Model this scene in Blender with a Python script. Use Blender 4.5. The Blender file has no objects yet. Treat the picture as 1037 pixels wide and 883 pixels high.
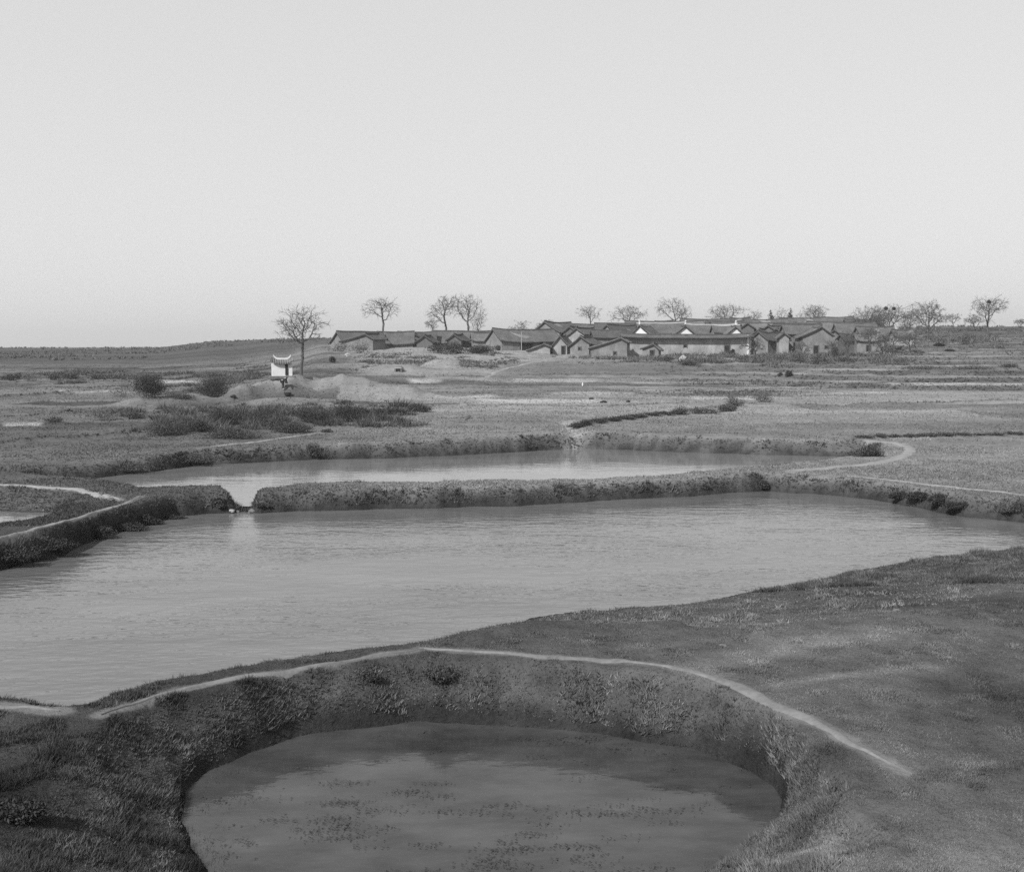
import bpy, bmesh, math, random
import numpy as np
from mathutils import Vector, Matrix

scene = bpy.context.scene
COL = scene.collection
PI = math.pi

# ------------------------------------------------------------------ camera model (metres, camera stands on a railway embankment)
FPX, CXP, CYP, HOR = 1111.0, 518.5, 441.5, 351.0
CAMZ = 8.0
TILT = math.atan((CYP - HOR) / FPX)
_ct, _st = math.cos(TILT), math.sin(TILT)

def ray(px, py):
    u = (px - CXP) / FPX; v = (CYP - py) / FPX
    return np.array([u, _ct + v * _st, -_st + v * _ct])

def on_plane(px, py, z=0.0):
    d = ray(px, py); t = (z - CAMZ) / d[2]
    return d[0] * t, d[1] * t

def at_dist(px, py, dist):
    d = ray(px, py); t = dist / d[1]
    return d[0] * t, dist, CAMZ + d[2] * t

# ------------------------------------------------------------------ noise
def _h(ix, iy, seed):
    n = (ix.astype(np.int64) * 374761393 + iy.astype(np.int64) * 668265263 + seed * 1442695041) & 0xFFFFFFFF
    n = ((n ^ (n >> 13)) * 1274126177) & 0xFFFFFFFF
    n = n ^ (n >> 16)
    return (n & 0xFFFFFF).astype(np.float64) / float(0xFFFFFF)

def vnoise(x, y, seed=0):
    x = np.asarray(x, float); y = np.asarray(y, float)
    ix = np.floor(x); iy = np.floor(y); fx = x - ix; fy = y - iy
    fx = fx * fx * (3 - 2 * fx); fy = fy * fy * (3 - 2 * fy)
    a = _h(ix, iy, seed); b = _h(ix + 1, iy, seed); c = _h(ix, iy + 1, seed); d = _h(ix + 1, iy + 1, seed)
    return (a + (b - a) * fx) * (1 - fy) + (c + (d - c) * fx) * fy

def fbm(x, y, seed=0, octs=4):
    s = 0.0; a = 0.5; t = 0.0
    for i in range(octs):
        s = s + a * vnoise(x * 2 ** i, y * 2 ** i, seed + i * 17); t += a; a *= 0.5
    return s / t            # 0..1

def sstep(a, b, x):
    t = np.clip((x - a) / (b - a), 0, 1)
    return t * t * (3 - 2 * t)

# ------------------------------------------------------------------ the lie of the land
D_ROWS = np.array([0, 30, 60, 80, 100, 125, 150, 175, 190, 200, 216, 224, 250, 280, 320, 380, 500, 800, 1300, 3000, 9000], float)
_tab = [
 (-700, [1.15, 1.15, 0.84, 1.2, 1.4, 1.6, 1.9, 2.2, 2.3, 2.4, 2.45, 2.5, 2.6, 2.8, 3, 3.2, 3.2, 3.2, 3.6, 3.6, 3.6]),
 (150,  [1.15, 1.15, 0.84, 1.2, 1.4, 1.6, 1.9, 2.2, 2.3, 2.4, 2.45, 2.5, 2.7, 3.0, 3.4, 4.2, 5.6, 5.0, 3.6, 3.6, 3.6]),
 (230,  [1.15, 1.15, 0.84, 1.2, 1.4, 1.7, 2.2, 2.6, 2.8, 3.0, 3.3, 3.4, 3.7, 4.1, 5.0, 6.4, 8.5, 6.5, 3.6, 3.2, 3.2]),
 (290,  [1.15, 1.15, 0.84, 1.2, 1.5, 1.9, 2.9, 3.4, 3.7, 4.0, 4.4, 4.6, 5.2, 5.8, 6.6, 7.8, 9.4, 7.0, 3.6, 3.2, 3.2]),
 (330,  [1.15, 1.15, 0.84, 1.2, 1.5, 2.0, 2.8, 3.7, 4.6, 5.3, 6.0, 6.4, 7.3, 8.0, 8.6, 9.2, 9.2, 7.0, 3.6, 3.2, 3.2]),
 (430,  [1.15, 1.15, 0.84, 1.25, 1.5, 1.9, 2.4, 3.4, 4.5, 5.3, 6.3, 6.7, 7.4, 8.2, 8.8, 9.2, 9.0, 7.0, 3.6, 3.2, 3.2]),
 (510,  [1.15, 1.15, 0.84, 1.25, 1.5, 1.8, 2.2, 2.75, 4.2, 5.0, 6.0, 6.4, 7.2, 8.0, 9.0, 9.4, 9.0, 7.0, 3.6, 3.2, 3.2]),
 (600,  [1.15, 1.15, 0.84, 1.25, 1.5, 1.8, 2.2, 2.65, 4.7, 4.9, 5.2, 5.6, 6.6, 8.0, 9.6, 10, 9.0, 7.0, 3.6, 3.2, 3.2]),
 (760,  [1.15, 1.15, 0.84, 1.25, 1.5, 1.8, 2.2, 2.8, 4.6, 4.9, 5.2, 5.5, 6.6, 8.2, 9.8, 10.2, 9.5, 7.0, 3.6, 3.2, 3.2]),
 (860,  [1.15, 1.15, 0.84, 1.25, 1.5, 1.9, 2.6, 4.0, 5.0, 5.6, 6.2, 6.6, 7.8, 9.2, 11.0, 11.8, 10.5, 7.5, 3.6, 3.2, 3.2]),
 (950,  [1.15, 1.15, 0.84, 1.25, 1.5, 2.0, 3.2, 4.6, 5.4, 5.9, 6.8, 7.3, 8.9, 10.6, 12.6, 12.9, 11.0, 8.0, 3.6, 3.2, 3.2]),
 (1900, [1.15, 1.15, 0.84, 1.25, 1.5, 2.0, 3.2, 4.6, 5.4, 5.9, 6.8, 7.3, 8.9, 10.8, 13.0, 13.6, 12.0, 8.0, 3.6, 3.2, 3.2]),
]
U_COLS = np.array([c for c, _ in _tab], float)
Z_TAB = np.array([r for _, r in _tab], float)
Z_TAB += np.interp(D_ROWS, [0, 80, 100, 500, 800, 1300], [0, .1, .36, 1.8, 1.2, 0])[None, :]

def upx(x, y):
    th = np.arctan2(x, y)
    return CXP + FPX * np.tan(np.clip(th, -0.9, 0.9))

def smooth_land(x, y):
    u = np.clip(upx(x, y), U_COLS[0], U_COLS[-1]); r = np.clip(np.hypot(x, y) * np.cos(np.clip(np.arctan2(x, y), -.9, .9)), 0, 8999)
    i = np.clip(np.searchsorted(U_COLS, u, side='right') - 1, 0, len(U_COLS) - 2)
    j = np.clip(np.searchsorted(D_ROWS, r, side='right') - 1, 0, len(D_ROWS) - 2)
    fu = (u - U_COLS[i]) / (U_COLS[i + 1] - U_COLS[i]); fu = fu * fu * (3 - 2 * fu)
    fr = (r - D_ROWS[j]) / (D_ROWS[j + 1] - D_ROWS[j])
    return (Z_TAB[i, j] * (1 - fu) + Z_TAB[i + 1, j] * fu) * (1 - fr) + (Z_TAB[i, j + 1] * (1 - fu) + Z_TAB[i + 1, j + 1] * fu) * fr

# spoil heaps of bare earth beside the shrine:  px, distance, height, rx, ry
HEAPS = [(243, 118, 1.9, 1.7, 2.2), (262, 122, 1.2, 2.2, 2.6), (285, 121, 1.7, 2.2, 2.6), (305, 124, 1.3, 2.4, 3.0), (335, 123, 1.5, 4.0, 3.2),
         (368, 123, 1.2, 3.6, 3.0), (400, 122, .9, 3.4, 2.6), (425, 122, .5, 3.0, 2.4), (205, 115, .8, 3.0, 1.8), (170, 114, 0.7, 3.5, 1.8), (140, 113, 0.45, 3.4, 1.8),
         (320, 113, .5, 5.0, 1.6), (265, 112, .5, 4.0, 1.6), (450, 186, 1.3, 3.5, 4.0), (404, 178, 0.9, 4.0, 3.0)]

def dist_poly(x, y, pts):
    d2 = np.full(np.shape(x), 1e18)
    for (ax, ay), (bx, by) in zip(pts[:-1], pts[1:]):
        vx, vy = bx - ax, by - ay; L = vx * vx + vy * vy + 1e-12
        t = np.clip(((x - ax) * vx + (y - ay) * vy) / L, 0, 1)
        dx = x - ax - t * vx; dy = y - ay - t * vy
        d2 = np.minimum(d2, dx * dx + dy * dy)
    return np.sqrt(d2)

def base_land(x, y):
    """Ground before the ponds are cut into it; also how much of it is a terrace riser and a heap."""
    x = np.asarray(x, float); y = np.asarray(y, float)
    z = smooth_land(x, y)
    u = upx(x, y)
    # low terraces of the fields
    amt = sstep(118, 140, y) * (1 - sstep(300, 360, y)) * (0.25 + 0.6 * sstep(600, 720, u)) * (1 - 0.9 * sstep(180, 200, y) * (1 - sstep(760, 820, u)) * sstep(250, 330, u))
    st = 0.62
    zz = z + 0.25 * (fbm(x / 40, y / 40, 5, 3) - 0.5)
    q = np.floor(zz / st); f = zz / st - q
    tz = (q + sstep(0.68, 1.0, f)) * st
    riser = sstep(0.66, 0.74, f) * (1 - sstep(0.96, 1.0, f)) * amt
    z = z * (1 - amt) + tz * amt
    heap = np.zeros_like(z)
    for (px, dd, h, rx, ry) in HEAPS:
        cx = (px - CXP) / FPX * dd
        g = np.exp(-(((x - cx) / rx) ** 2 + ((y - dd) / ry) ** 2))
        z = z + h * g * (.72 + .56 * fbm(x / 1.6, y / 1.6, 15, 3))
        if dd < 150: heap = np.maximum(heap, g)
    z = z + (0.22 * (fbm(x / 3.0, y / 3.0, 9, 4) - 0.5) + .10 * (fbm(x / .7, y / .7, 10, 3) - .5)) * (1 + sstep(60, 250, y))
    z = z + 1.2 * (fbm(x / 60, y / 60, 19, 3) - 0.5) * sstep(300, 500, y)
    return z, riser, heap

# ------------------------------------------------------------------ ponds: (px, py, bank slope at that spot), water level
def px_poly(pts, z):
    return np.array([(*on_plane(a, b, z), s) for a, b, s in pts])

NEAR_Z, MID_Z, FAR_Z, SIDE_Z = 0.0, 0.0, 0.2, 0.1
near_px = [(300, 745, 1.3), (340, 738, 1.3), (377, 734, 1.3), (431, 730, 1.3), (480, 733, 1.3), (531, 737, 1.3), (608, 741, 1.3), (647, 749, 1.3), (700, 759, 1.25),
           (736, 771, 2.4), (764, 783, 2.4), (784, 796, 2.4), (791, 810, 2.4), (787, 830, 1.6), (775, 846, .7), (735, 868, .4), (690, 892, .4), (620, 930, .4),
           (500, 960, .4), (380, 955, .4), (270, 920, .35), (215, 885, .35), (190, 855, .4), (182, 832, .5), (192, 806, .6), (212, 782, .7), (250, 762, 1.3)]
mid_px = [(-420, 640, .5), (-260, 690, .5), (-120, 715, .36), (0, 720, .43), (50, 722, .43), (78, 724, .43), (105, 714, .43), (150, 708, .43), (220, 695, .43), (300, 681, .43),
          (360, 668, .36), (400, 659, .36), (440, 651, .35), (500, 636, .22), (560, 623, .18), (590, 617, .16), (622, 618, .16), (680, 614, .16), (720, 607, .15), (780, 594, .14),
          (850, 580, .13), (940, 563, .12), (1037, 555, .12), (1160, 547, .15), (1300, 545, .4), (1290, 538, 1.35), (1160, 534, 1.35), (1037, 529, 1.35), (974, 524, 1.35), (904, 509, 1.35),
          (850, 502, 1.35), (824, 500, 1.35), (774, 497, 1.35), (700, 503, 1.35), (650, 505, 1.35), (560, 510, 1.35), (500, 513, 1.35), (400, 516, 1.35), (300, 518, 1.35), (262, 520, 1.35),
          (247, 519, .5), (233, 520, 1.35), (209, 521, 1.35), (179, 523, 2.4), (152, 530, 2.4), (118, 539, 2.4), (101, 545, 2.4), (78, 554, 2.4), (61, 564, 2.4), (34, 569, 2.4), (0, 578, 2.4),
          (-80, 596, 1.8), (-220, 610, .6)]
far_px = [(37, 490, .7), (88, 486, .8), (135, 480, 1.2), (216, 470, 1.2), (290, 467, 1.2), (340, 465, 1.2), (400, 464, 1.2), (468, 461, 1.2), (529, 457.5, 1.2), (560, 456, 1.2), (590, 455, 1.2),
          (640, 456, 1.2), (690, 458, 1.2), (740, 459.5, 1.2), (790, 461, 1.2), (840, 462, .8), (866, 463, .7), (876, 465, .6), (868, 469, .5), (845, 474, .5), (820, 477, .5), (760, 484, .6),
          (700, 489, .7), (650, 494, .8), (580, 497, .8), (500, 498, .8), (400, 500, .8), (300, 503, .9), (258, 508, 1.), (246, 511, .6), (234, 510, 1.), (225, 504, .9), (150, 505, .8),
          (128, 499, .7), (100, 496, .7), (60, 494, .7)]
side_px = [(-420, 535, .2), (-250, 526, .2), (-100, 520, .2), (0, 518, .2), (40, 519.5, .22), (67, 522, .3), (80, 524, .5), (66, 528.5, .7), (35, 539, .7), (0, 548, .7), (-90, 568, .7), (-260, 604, .7), (-420, 600, .7)]
PONDS = {'near': (px_poly(near_px, NEAR_Z), NEAR_Z), 'mid': (px_poly(mid_px, MID_Z), MID_Z), 'far': (px_poly(far_px, FAR_Z), FAR_Z), 'side': (px_poly(side_px, SIDE_Z), SIDE_Z)}

def sd_poly(x, y, poly):
    """Signed distance (outside positive) and the slope given at the nearest shore."""
    n = len(poly); d2 = np.full(x.shape, 1e18); sl = np.zeros(x.shape); inside = np.zeros(x.shape, bool)
    for k in range(n):
        ax, ay, sa = poly[k]; bx, by, sb = poly[(k + 1) % n]
        vx, vy = bx - ax, by - ay; L = vx * vx + vy * vy + 1e-12
        t = np.clip(((x - ax) * vx + (y - ay) * vy) / L, 0, 1)
        dx = x - ax - t * vx; dy = y - ay - t * vy; q = dx * dx + dy * dy
        m = q < d2
        d2 = np.where(m, q, d2); sl = np.where(m, sa + (sb - sa) * t, sl)
        c = ((ay > y) != (by > y)) & (x < (bx - ax) * (y - ay) / (by - ay + 1e-12) + ax)
        inside ^= c
    d = np.sqrt(d2)
    return np.where(inside, -d, d), sl

def gpath(pts, zs=1.0):
    return [tuple(on_plane(a, b, zs)) for a, b in pts]

OUTLET = [on_plane(246, 527, 0), on_plane(247, 500, 0.2)]
NOTCH = [on_plane(72, 736, 0.5), on_plane(80, 716, 0.2)]
GULLY = [on_plane(583, 457, 0.2), on_plane(579, 440, 1.1), on_plane(572, 432, 1.2)]

def land(x, y):
    x = np.asarray(x, float); y = np.asarray(y, float)
    z, riser, heap = base_land(x, y)
    bank = np.zeros_like(z); shore = np.full_like(z, 99.0)
    m = (y > 5) & (y < 115) & (np.abs(x) < 110)
    xs, ys, zb = x[m], y[m], z[m]
    wob = 0.9 * (fbm(xs / 2.2, ys / 2.2, 31, 4) - 0.5)
    bk = np.zeros_like(zb); sh = np.full_like(zb, 99.0)
    for name, (poly, wl) in PONDS.items():
        sd, sl = sd_poly(xs, ys, poly)
        s2 = sd + wob * np.clip(0.4 + ys / 70, 0, 1.2) * (1 - .75 * sstep(1.4, 2.0, sl))
        # a small cut edge at the waterline, then the bank
        steep = sstep(.3, .6, sl)
        lip = np.where(s2 > 0, 0.16 * sstep(0, 0.25, s2) * steep, 0)
        prof = wl + np.where(s2 > 0, lip + sl * s2, np.maximum(-1.2, 1.0 * s2 - 0.05))
        # rounded top
        k = 0.14
        h = np.clip(0.5 + 0.5 * (zb - prof) / k, 0, 1)
        nz = zb * (1 - h) + prof * h - k * h * (1 - h) * 0.5
        bk = np.maximum(bk, sstep(0.04, 0.3, zb - nz) * (s2 > -0.2) * (0.25 + 0.75 * steep))
        zb = nz; sh = np.minimum(sh, s2)
    for line, w, low in ((OUTLET, 0.62, 0.02), (NOTCH, 0.7, 0.35)):
        dl = dist_poly(xs, ys, line)
        zb = np.minimum(zb, low + (dl / w) ** 4 * 0.4)
    dl = dist_poly(xs, ys, GULLY)
    zb = zb - 0.35 * np.exp(-(dl / 0.7) ** 2) * (sh > 0)
    # rough tussocky surface of the banks
    zb = zb + bk * (0.42 * (fbm(xs / 0.8, ys / 0.8, 41, 4) - 0.5)) * (sh > 0.05)
    z[m] = zb; bank[m] = bk; shore[m] = sh
    return z, riser, heap, bank, shore

# ------------------------------------------------------------------ the ground grid: fine where the camera looks, coarse elsewhere
th_f = np.linspace(-0.56, 0.56, 621)
th_l = np.linspace(-PI, -0.56, 60)[:-1]
th_r = np.linspace(0.56, PI, 60)[1:-1]
TH = np.concatenate([th_l, th_f, th_r])
lr = [5.0]
while lr[-1] < 650: lr.append(lr[-1] * 1.0042)
while lr[-1] < 9000: lr.append(lr[-1] * 1.035)
RR = np.array(lr)
NT, NR = len(TH), len(RR)
TT, RG = np.meshgrid(TH, RR)
GX = RG * np.sin(TT); GY = RG * np.cos(TT)
_z, _ri, _he, _ba, _sh = land(GX.ravel(), GY.ravel())
GZ = _z.reshape(NR, NT); G_RISER = _ri.reshape(NR, NT); G_HEAP = _he.reshape(NR, NT); G_BANK = _ba.reshape(NR, NT); G_SHORE = _sh.reshape(NR, NT)

def gsample(A, x, y):
    x = np.asarray(x, float); y = np.asarray(y, float)
    th = np.arctan2(x, y); r = np.clip(np.hypot(x, y), RR[0], RR[-1] * .999)
    i = np.clip(np.searchsorted(RR, r, side='right') - 1, 0, NR - 2)
    j = np.clip(np.searchsorted(TH, th, side='right') - 1, 0, NT - 2)
    fr = (r - RR[i]) / (RR[i + 1] - RR[i]); ft = np.clip((th - TH[j]) / (TH[j + 1] - TH[j]), 0, 1)
    return (A[i, j] * (1 - ft) + A[i, j + 1] * ft) * (1 - fr) + (A[i + 1, j] * (1 - ft) + A[i + 1, j + 1] * ft) * fr

def gz(x, y):
    return float(gsample(GZ, np.array([x]), np.array([y]))[0])

def hit(px, py, smin=10.0, smax=1200.0):
    """Where the line of sight through a photo pixel first meets the ground."""
    d = ray(px, py); ts = np.exp(np.linspace(math.log(smin), math.log(smax), 2500))
    x, y, z = d[0] * ts, d[1] * ts, CAMZ + d[2] * ts
    g = np.maximum(gsample(GZ, x, y), -5)
    b = np.nonzero(z <= g)[0]
    if len(b) == 0: return x[-1], y[-1], g[-1]
    k = b[0]
    return float(x[k]), float(y[k]), float(g[k])

# ------------------------------------------------------------------ mesh helpers
def mesh_from(name, V, F=None, tri=None, quad=None, mat=None, parent=None, smooth=False, attrs=None):
    me = bpy.data.meshes.new(name)
    V = np.asarray(V, np.float32)
    if F is not None:
        me.from_pydata([tuple(map(float, v)) for v in V], [], [tuple(map(int, f)) for f in F])
    else:
        loops = []; sizes = []
        if tri is not None and len(tri): loops.append(np.asarray(tri, np.int32).ravel()); sizes.append(np.full(len(tri), 3, np.int32))
        if quad is not None and len(quad): loops.append(np.asarray(quad, np.int32).ravel()); sizes.append(np.full(len(quad), 4, np.int32))
        lp = np.concatenate(loops); sz = np.concatenate(sizes)
        me.vertices.add(len(V)); me.vertices.foreach_set('co', V.ravel())
        me.loops.add(len(lp)); me.loops.foreach_set('vertex_index', lp)
        me.polygons.add(len(sz)); me.polygons.foreach_set('loop_start', np.concatenate([[0], np.cumsum(sz)[:-1]]).astype(np.int32))
        me.update(calc_edges=True)
    if smooth: me.polygons.foreach_set('use_smooth', np.ones(len(me.polygons), bool))
    if attrs:
        for k, a in attrs.items():
            at = me.attributes.new(k, 'FLOAT', 'POINT'); at.data.foreach_set('value', np.asarray(a, np.float32).ravel())
    if mat: me.materials.append(mat)
    o = bpy.data.objects.new(name, me); COL.objects.link(o)
    if parent is not None: o.parent = parent
    return o

def tag(o, label=None, cat=None, group=None, kind=None):
    if label: o['label'] = label
    if cat: o['category'] = cat
    if group: o['group'] = group
    if kind: o['kind'] = kind
    return o

def thing(name, loc, label, cat, group=None, rz=0.0):
    o = bpy.data.objects.new(name, None); COL.objects.link(o); o.empty_display_size = 0.3
    o.location = loc; o.rotation_euler = (0, 0, rz)
    return tag(o, label, cat, group)

class MB:
    """Collects vertices and faces."""
    def __init__(s): s.v = []; s.f = []
    def add(s, vs, fs):
        n = len(s.v); s.v += [tuple(v) for v in vs]; s.f += [tuple(i + n for i in f) for f in fs]
    def box(s, c, size, rz=0.0):
        x, y, z = size[0] / 2, size[1] / 2, size[2] / 2; ca, sa = math.cos(rz), math.sin(rz)
        vs = []
        for dz in (-z, z):
            for dx, dy in ((-x, -y), (x, -y), (x, y), (-x, y)):
                vs.append((c[0] + dx * ca - dy * sa, c[1] + dx * sa + dy * ca, c[2] + dz))
        s.add(vs, [(3, 2, 1, 0), (4, 5, 6, 7), (0, 1, 5, 4), (1, 2, 6, 5), (2, 3, 7, 6), (3, 0, 4, 7)])
    def build(s, name, mat, parent=None, smooth=False):
        return mesh_from(name, s.v, F=s.f, mat=mat, parent=parent, smooth=smooth)

def tubes(P0, P1, R0, R1, sides):
    """Many tapered sticks at once -> verts, quads."""
    P0 = np.asarray(P0, float); P1 = np.asarray(P1, float); R0 = np.asarray(R0, float); R1 = np.asarray(R1, float)
    d = P1 - P0; L = np.linalg.norm(d, axis=1, keepdims=True) + 1e-9; d = d / L
    ref = np.where(np.abs(d[:, 2:3]) > 0.9, np.array([[1., 0, 0]]), np.array([[0, 0, 1.]]))
    a = np.cross(d, ref); a /= np.linalg.norm(a, axis=1, keepdims=True); b = np.cross(d, a)
    n = len(P0); ang = np.arange(sides) * 2 * PI / sides
    ring = a[:, None, :] * np.cos(ang)[None, :, None] + b[:, None, :] * np.sin(ang)[None, :, None]
    V = np.concatenate([P0[:, None, :] + ring * R0[:, None, None], P1[:, None, :] + ring * R1[:, None, None]], axis=1)
    base = np.arange(n)[:, None] * (2 * sides)
    k = np.arange(sides); k2 = (k + 1) % sides
    Q = np.stack([base + k, base + k2, base + sides + k2, base + sides + k], axis=2)
    return V.reshape(-1, 3), Q.reshape(-1, 4)
# ------------------------------------------------------------------ materials (the photograph is black and white: all greys)
def new_mat(name):
    m = bpy.data.materials.new(name); m.use_nodes = True
    nt = m.node_tree; nt.nodes.clear()
    out = nt.nodes.new('ShaderNodeOutputMaterial'); p = nt.nodes.new('ShaderNodeBsdfPrincipled')
    nt.links.new(p.outputs[0], out.inputs[0])
    p.inputs['Roughness'].default_value = 0.9
    p.inputs['Specular IOR Level'].default_value = 0.2
    return m, nt, p

def nd(nt, kind, **kw):
    n = nt.nodes.new(kind)
    for k, v in kw.items(): setattr(n, k, v)
    return n

def mathn(nt, op, a, b=None):
    n = nt.nodes.new('ShaderNodeMath'); n.operation = op
    for i, v in enumerate((a, b)):
        if v is None: continue
        if isinstance(v, (int, float)): n.inputs[i].default_value = v
        else: nt.links.new(v, n.inputs[i])
    return n.outputs[0]

def noise(nt, vec, scale, detail=4, rough=0.6, dims='3D'):
    n = nt.nodes.new('ShaderNodeTexNoise'); n.noise_dimensions = dims
    n.inputs['Scale'].default_value = scale; n.inputs['Detail'].default_value = detail; n.inputs['Roughness'].default_value = rough
    if vec is not None: nt.links.new(vec, n.inputs['Vector'])
    return n.outputs['Fac']

def remap(nt, fac, a, b, lo, hi):
    n = nt.nodes.new('ShaderNodeMapRange'); n.inputs[1].default_value = a; n.inputs[2].default_value = b
    n.inputs[3].default_value = lo; n.inputs[4].default_value = hi; nt.links.new(fac, n.inputs[0]); return n.outputs[0]

def scaled(nt, vec, s):
    n = nt.nodes.new('ShaderNodeMapping'); n.inputs['Scale'].default_value = s; nt.links.new(vec, n.inputs[0]); return n.outputs[0]

def set_grey(nt, p, val):
    c = nt.nodes.new('ShaderNodeCombineColor')
    for i in range(3): nt.links.new(val, c.inputs[i])
    nt.links.new(c.outputs[0], p.inputs['Base Color'])

def bump(nt, p, h, strength, dist):
    b = nt.nodes.new('ShaderNodeBump'); b.inputs['Strength'].default_value = strength; b.inputs['Distance'].default_value = dist
    nt.links.new(h, b.inputs['Height']); nt.links.new(b.outputs[0], p.inputs['Normal'])

def grey_mat(name, val, var=0.25, scale=2.0, rough=0.9, bump_s=0.3, bump_d=0.02, stretch=(1, 1, 1)):
    m, nt, p = new_mat(name)
    tc = nd(nt, 'ShaderNodeTexCoord'); v = scaled(nt, tc.outputs['Object'], stretch)
    n1 = noise(nt, v, scale, 6, .65); n2 = noise(nt, v, scale * 6, 4, .6)
    f = mathn(nt, 'ADD', mathn(nt, 'MULTIPLY', n1, .6), mathn(nt, 'MULTIPLY', n2, .4))
    set_grey(nt, p, remap(nt, f, .3, .7, val * (1 - var), val * (1 + var)))
    p.inputs['Roughness'].default_value = rough
    if bump_s: bump(nt, p, f, bump_s, bump_d)
    return m

def tone_mat(name, attr='tone', rough=0.95, trans=0.0):
    """Grey read from a per-vertex value (leaf, blade and twig tints)."""
    m, nt, p = new_mat(name)
    a = nd(nt, 'ShaderNodeAttribute', attribute_name=attr)
    set_grey(nt, p, a.outputs['Fac']); p.inputs['Roughness'].default_value = rough; p.inputs['Specular IOR Level'].default_value = 0.1
    return m

M = {}
M['leaf'] = tone_mat('leaf_grey')
M['bark'] = grey_mat('bark', .075, .35, 6, bump_s=.6, stretch=(1, 1, .3))
M['twig'] = grey_mat('twig', .085, .2, 3, bump_s=0)
M['whiteridge'] = grey_mat('weathered_lime', .34, .25, 1.5, bump_s=.1)
M['white'] = grey_mat('lime_plaster', .58, .25, 1.2, bump_s=.1)
M['verge'] = grey_mat('dark_verge', .03, .3, 3, bump_s=.2)
M['wood'] = grey_mat('old_timber', .10, .3, 5, bump_s=.3, stretch=(1, 1, .15))
M['dark'] = grey_mat('dark_opening', .02, .2, 3, bump_s=0)
M['stone'] = grey_mat('stone', .13, .35, 3, bump_s=.7, bump_d=.05)
M['palestone'] = grey_mat('pale_stone', .28, .3, 3, bump_s=.5, bump_d=.04)
M['skin'] = grey_mat('skin', .33, .1, 5, rough=.6, bump_s=0)
M['cloth'] = grey_mat('dark_cotton', .025, .3, 8, bump_s=.3)
M['hair'] = grey_mat('black_hair', .012, .2, 10, rough=.5, bump_s=0)
M['basket'] = grey_mat('dark_wicker', .03, .4, 20, bump_s=.6)

def wall_mat(name, val):
    m, nt, p = new_mat(name)
    tc = nd(nt, 'ShaderNodeTexCoord'); o = tc.outputs['Object']
    n1 = noise(nt, o, .45, 6, .65); n2 = noise(nt, scaled(nt, o, (1, 1, .22)), 1.6, 6, .7); n3 = noise(nt, o, 3.5, 4, .7)
    f = mathn(nt, 'ADD', mathn(nt, 'MULTIPLY', n1, .45), mathn(nt, 'ADD', mathn(nt, 'MULTIPLY', n2, .35), mathn(nt, 'MULTIPLY', n3, .2)))
    set_grey(nt, p, remap(nt, f, .34, .66, val * .5, val * 1.45)); bump(nt, p, f, .5, .08)
    return m
def roof_mat(name, val):
    m, nt, p = new_mat(name)
    tc = nd(nt, 'ShaderNodeTexCoord'); o = tc.outputs['Object']
    w = nd(nt, 'ShaderNodeTexWave'); w.wave_type = 'BANDS'; w.bands_direction = 'X'
    w.inputs['Scale'].default_value = 1.25; w.inputs['Distortion'].default_value = .8; w.inputs['Detail'].default_value = 2
    nt.links.new(o, w.inputs['Vector'])
    n1 = noise(nt, o, .5, 5, .65); n2 = noise(nt, scaled(nt, o, (4, .8, .8)), 1.5, 5, .7)
    f = mathn(nt, 'ADD', mathn(nt, 'MULTIPLY', n1, .5), mathn(nt, 'MULTIPLY', n2, .5))
    a = remap(nt, f, .3, .7, val * .5, val * 1.5)
    set_grey(nt, p, mathn(nt, 'MULTIPLY', a, remap(nt, w.outputs['Fac'], 0, 1, .8, 1.12)))
    bump(nt, p, mathn(nt, 'ADD', w.outputs['Fac'], mathn(nt, 'MULTIPLY', n2, .8)), .6, .1)
    return m
M['mud'] = wall_mat('mud_plaster', .165); M['mudpale'] = wall_mat('pale_mud_plaster', .26)
M['roof'] = roof_mat('grey_tile_roof', .10)
M['roofdark'] = roof_mat('dark_tile_roof', .075)
M['roofpale'] = roof_mat('weathered_tile_roof', .13)

def ground_material():
    m, nt, p = new_mat('ground_soil_and_turf')
    geo = nd(nt, 'ShaderNodeNewGeometry'); pos = geo.outputs['Position']
    tone = nd(nt, 'ShaderNodeAttribute', attribute_name='tone').outputs['Fac']
    grain = nd(nt, 'ShaderNodeAttribute', attribute_name='grain').outputs['Fac']     # how clumpy the cover is
    n0 = noise(nt, pos, .35, 5, .6); n1 = noise(nt, pos, 1.7, 7, .7); n2 = noise(nt, pos, 9, 6, .7)
    n3 = noise(nt, scaled(nt, pos, (.25, 1, 1)), 1.1, 6, .65)
    f = mathn(nt, 'ADD', mathn(nt, 'ADD', mathn(nt, 'MULTIPLY', n0, .25), mathn(nt, 'MULTIPLY', n1, .3)),
              mathn(nt, 'ADD', mathn(nt, 'MULTIPLY', n2, .25), mathn(nt, 'MULTIPLY', n3, .2)))
    dev = mathn(nt, 'MULTIPLY', remap(nt, f, .3, .7, -1, 1), grain)
    set_grey(nt, p, mathn(nt, 'MULTIPLY', tone, mathn(nt, 'ADD', dev, 1.0)))
    p.inputs['Roughness'].default_value = 1; p.inputs['Specular IOR Level'].default_value = 0
    hgt = mathn(nt, 'ADD', mathn(nt, 'MULTIPLY', n1, 1.0), mathn(nt, 'MULTIPLY', n2, .35))
    b = nd(nt, 'ShaderNodeBump'); b.inputs['Distance'].default_value = .16
    nt.links.new(mathn(nt, 'MULTIPLY', grain, 1.3), b.inputs['Strength'])
    nt.links.new(hgt, b.inputs['Height']); nt.links.new(b.outputs[0], p.inputs['Normal'])
    return m
M['ground'] = ground_material()

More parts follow.
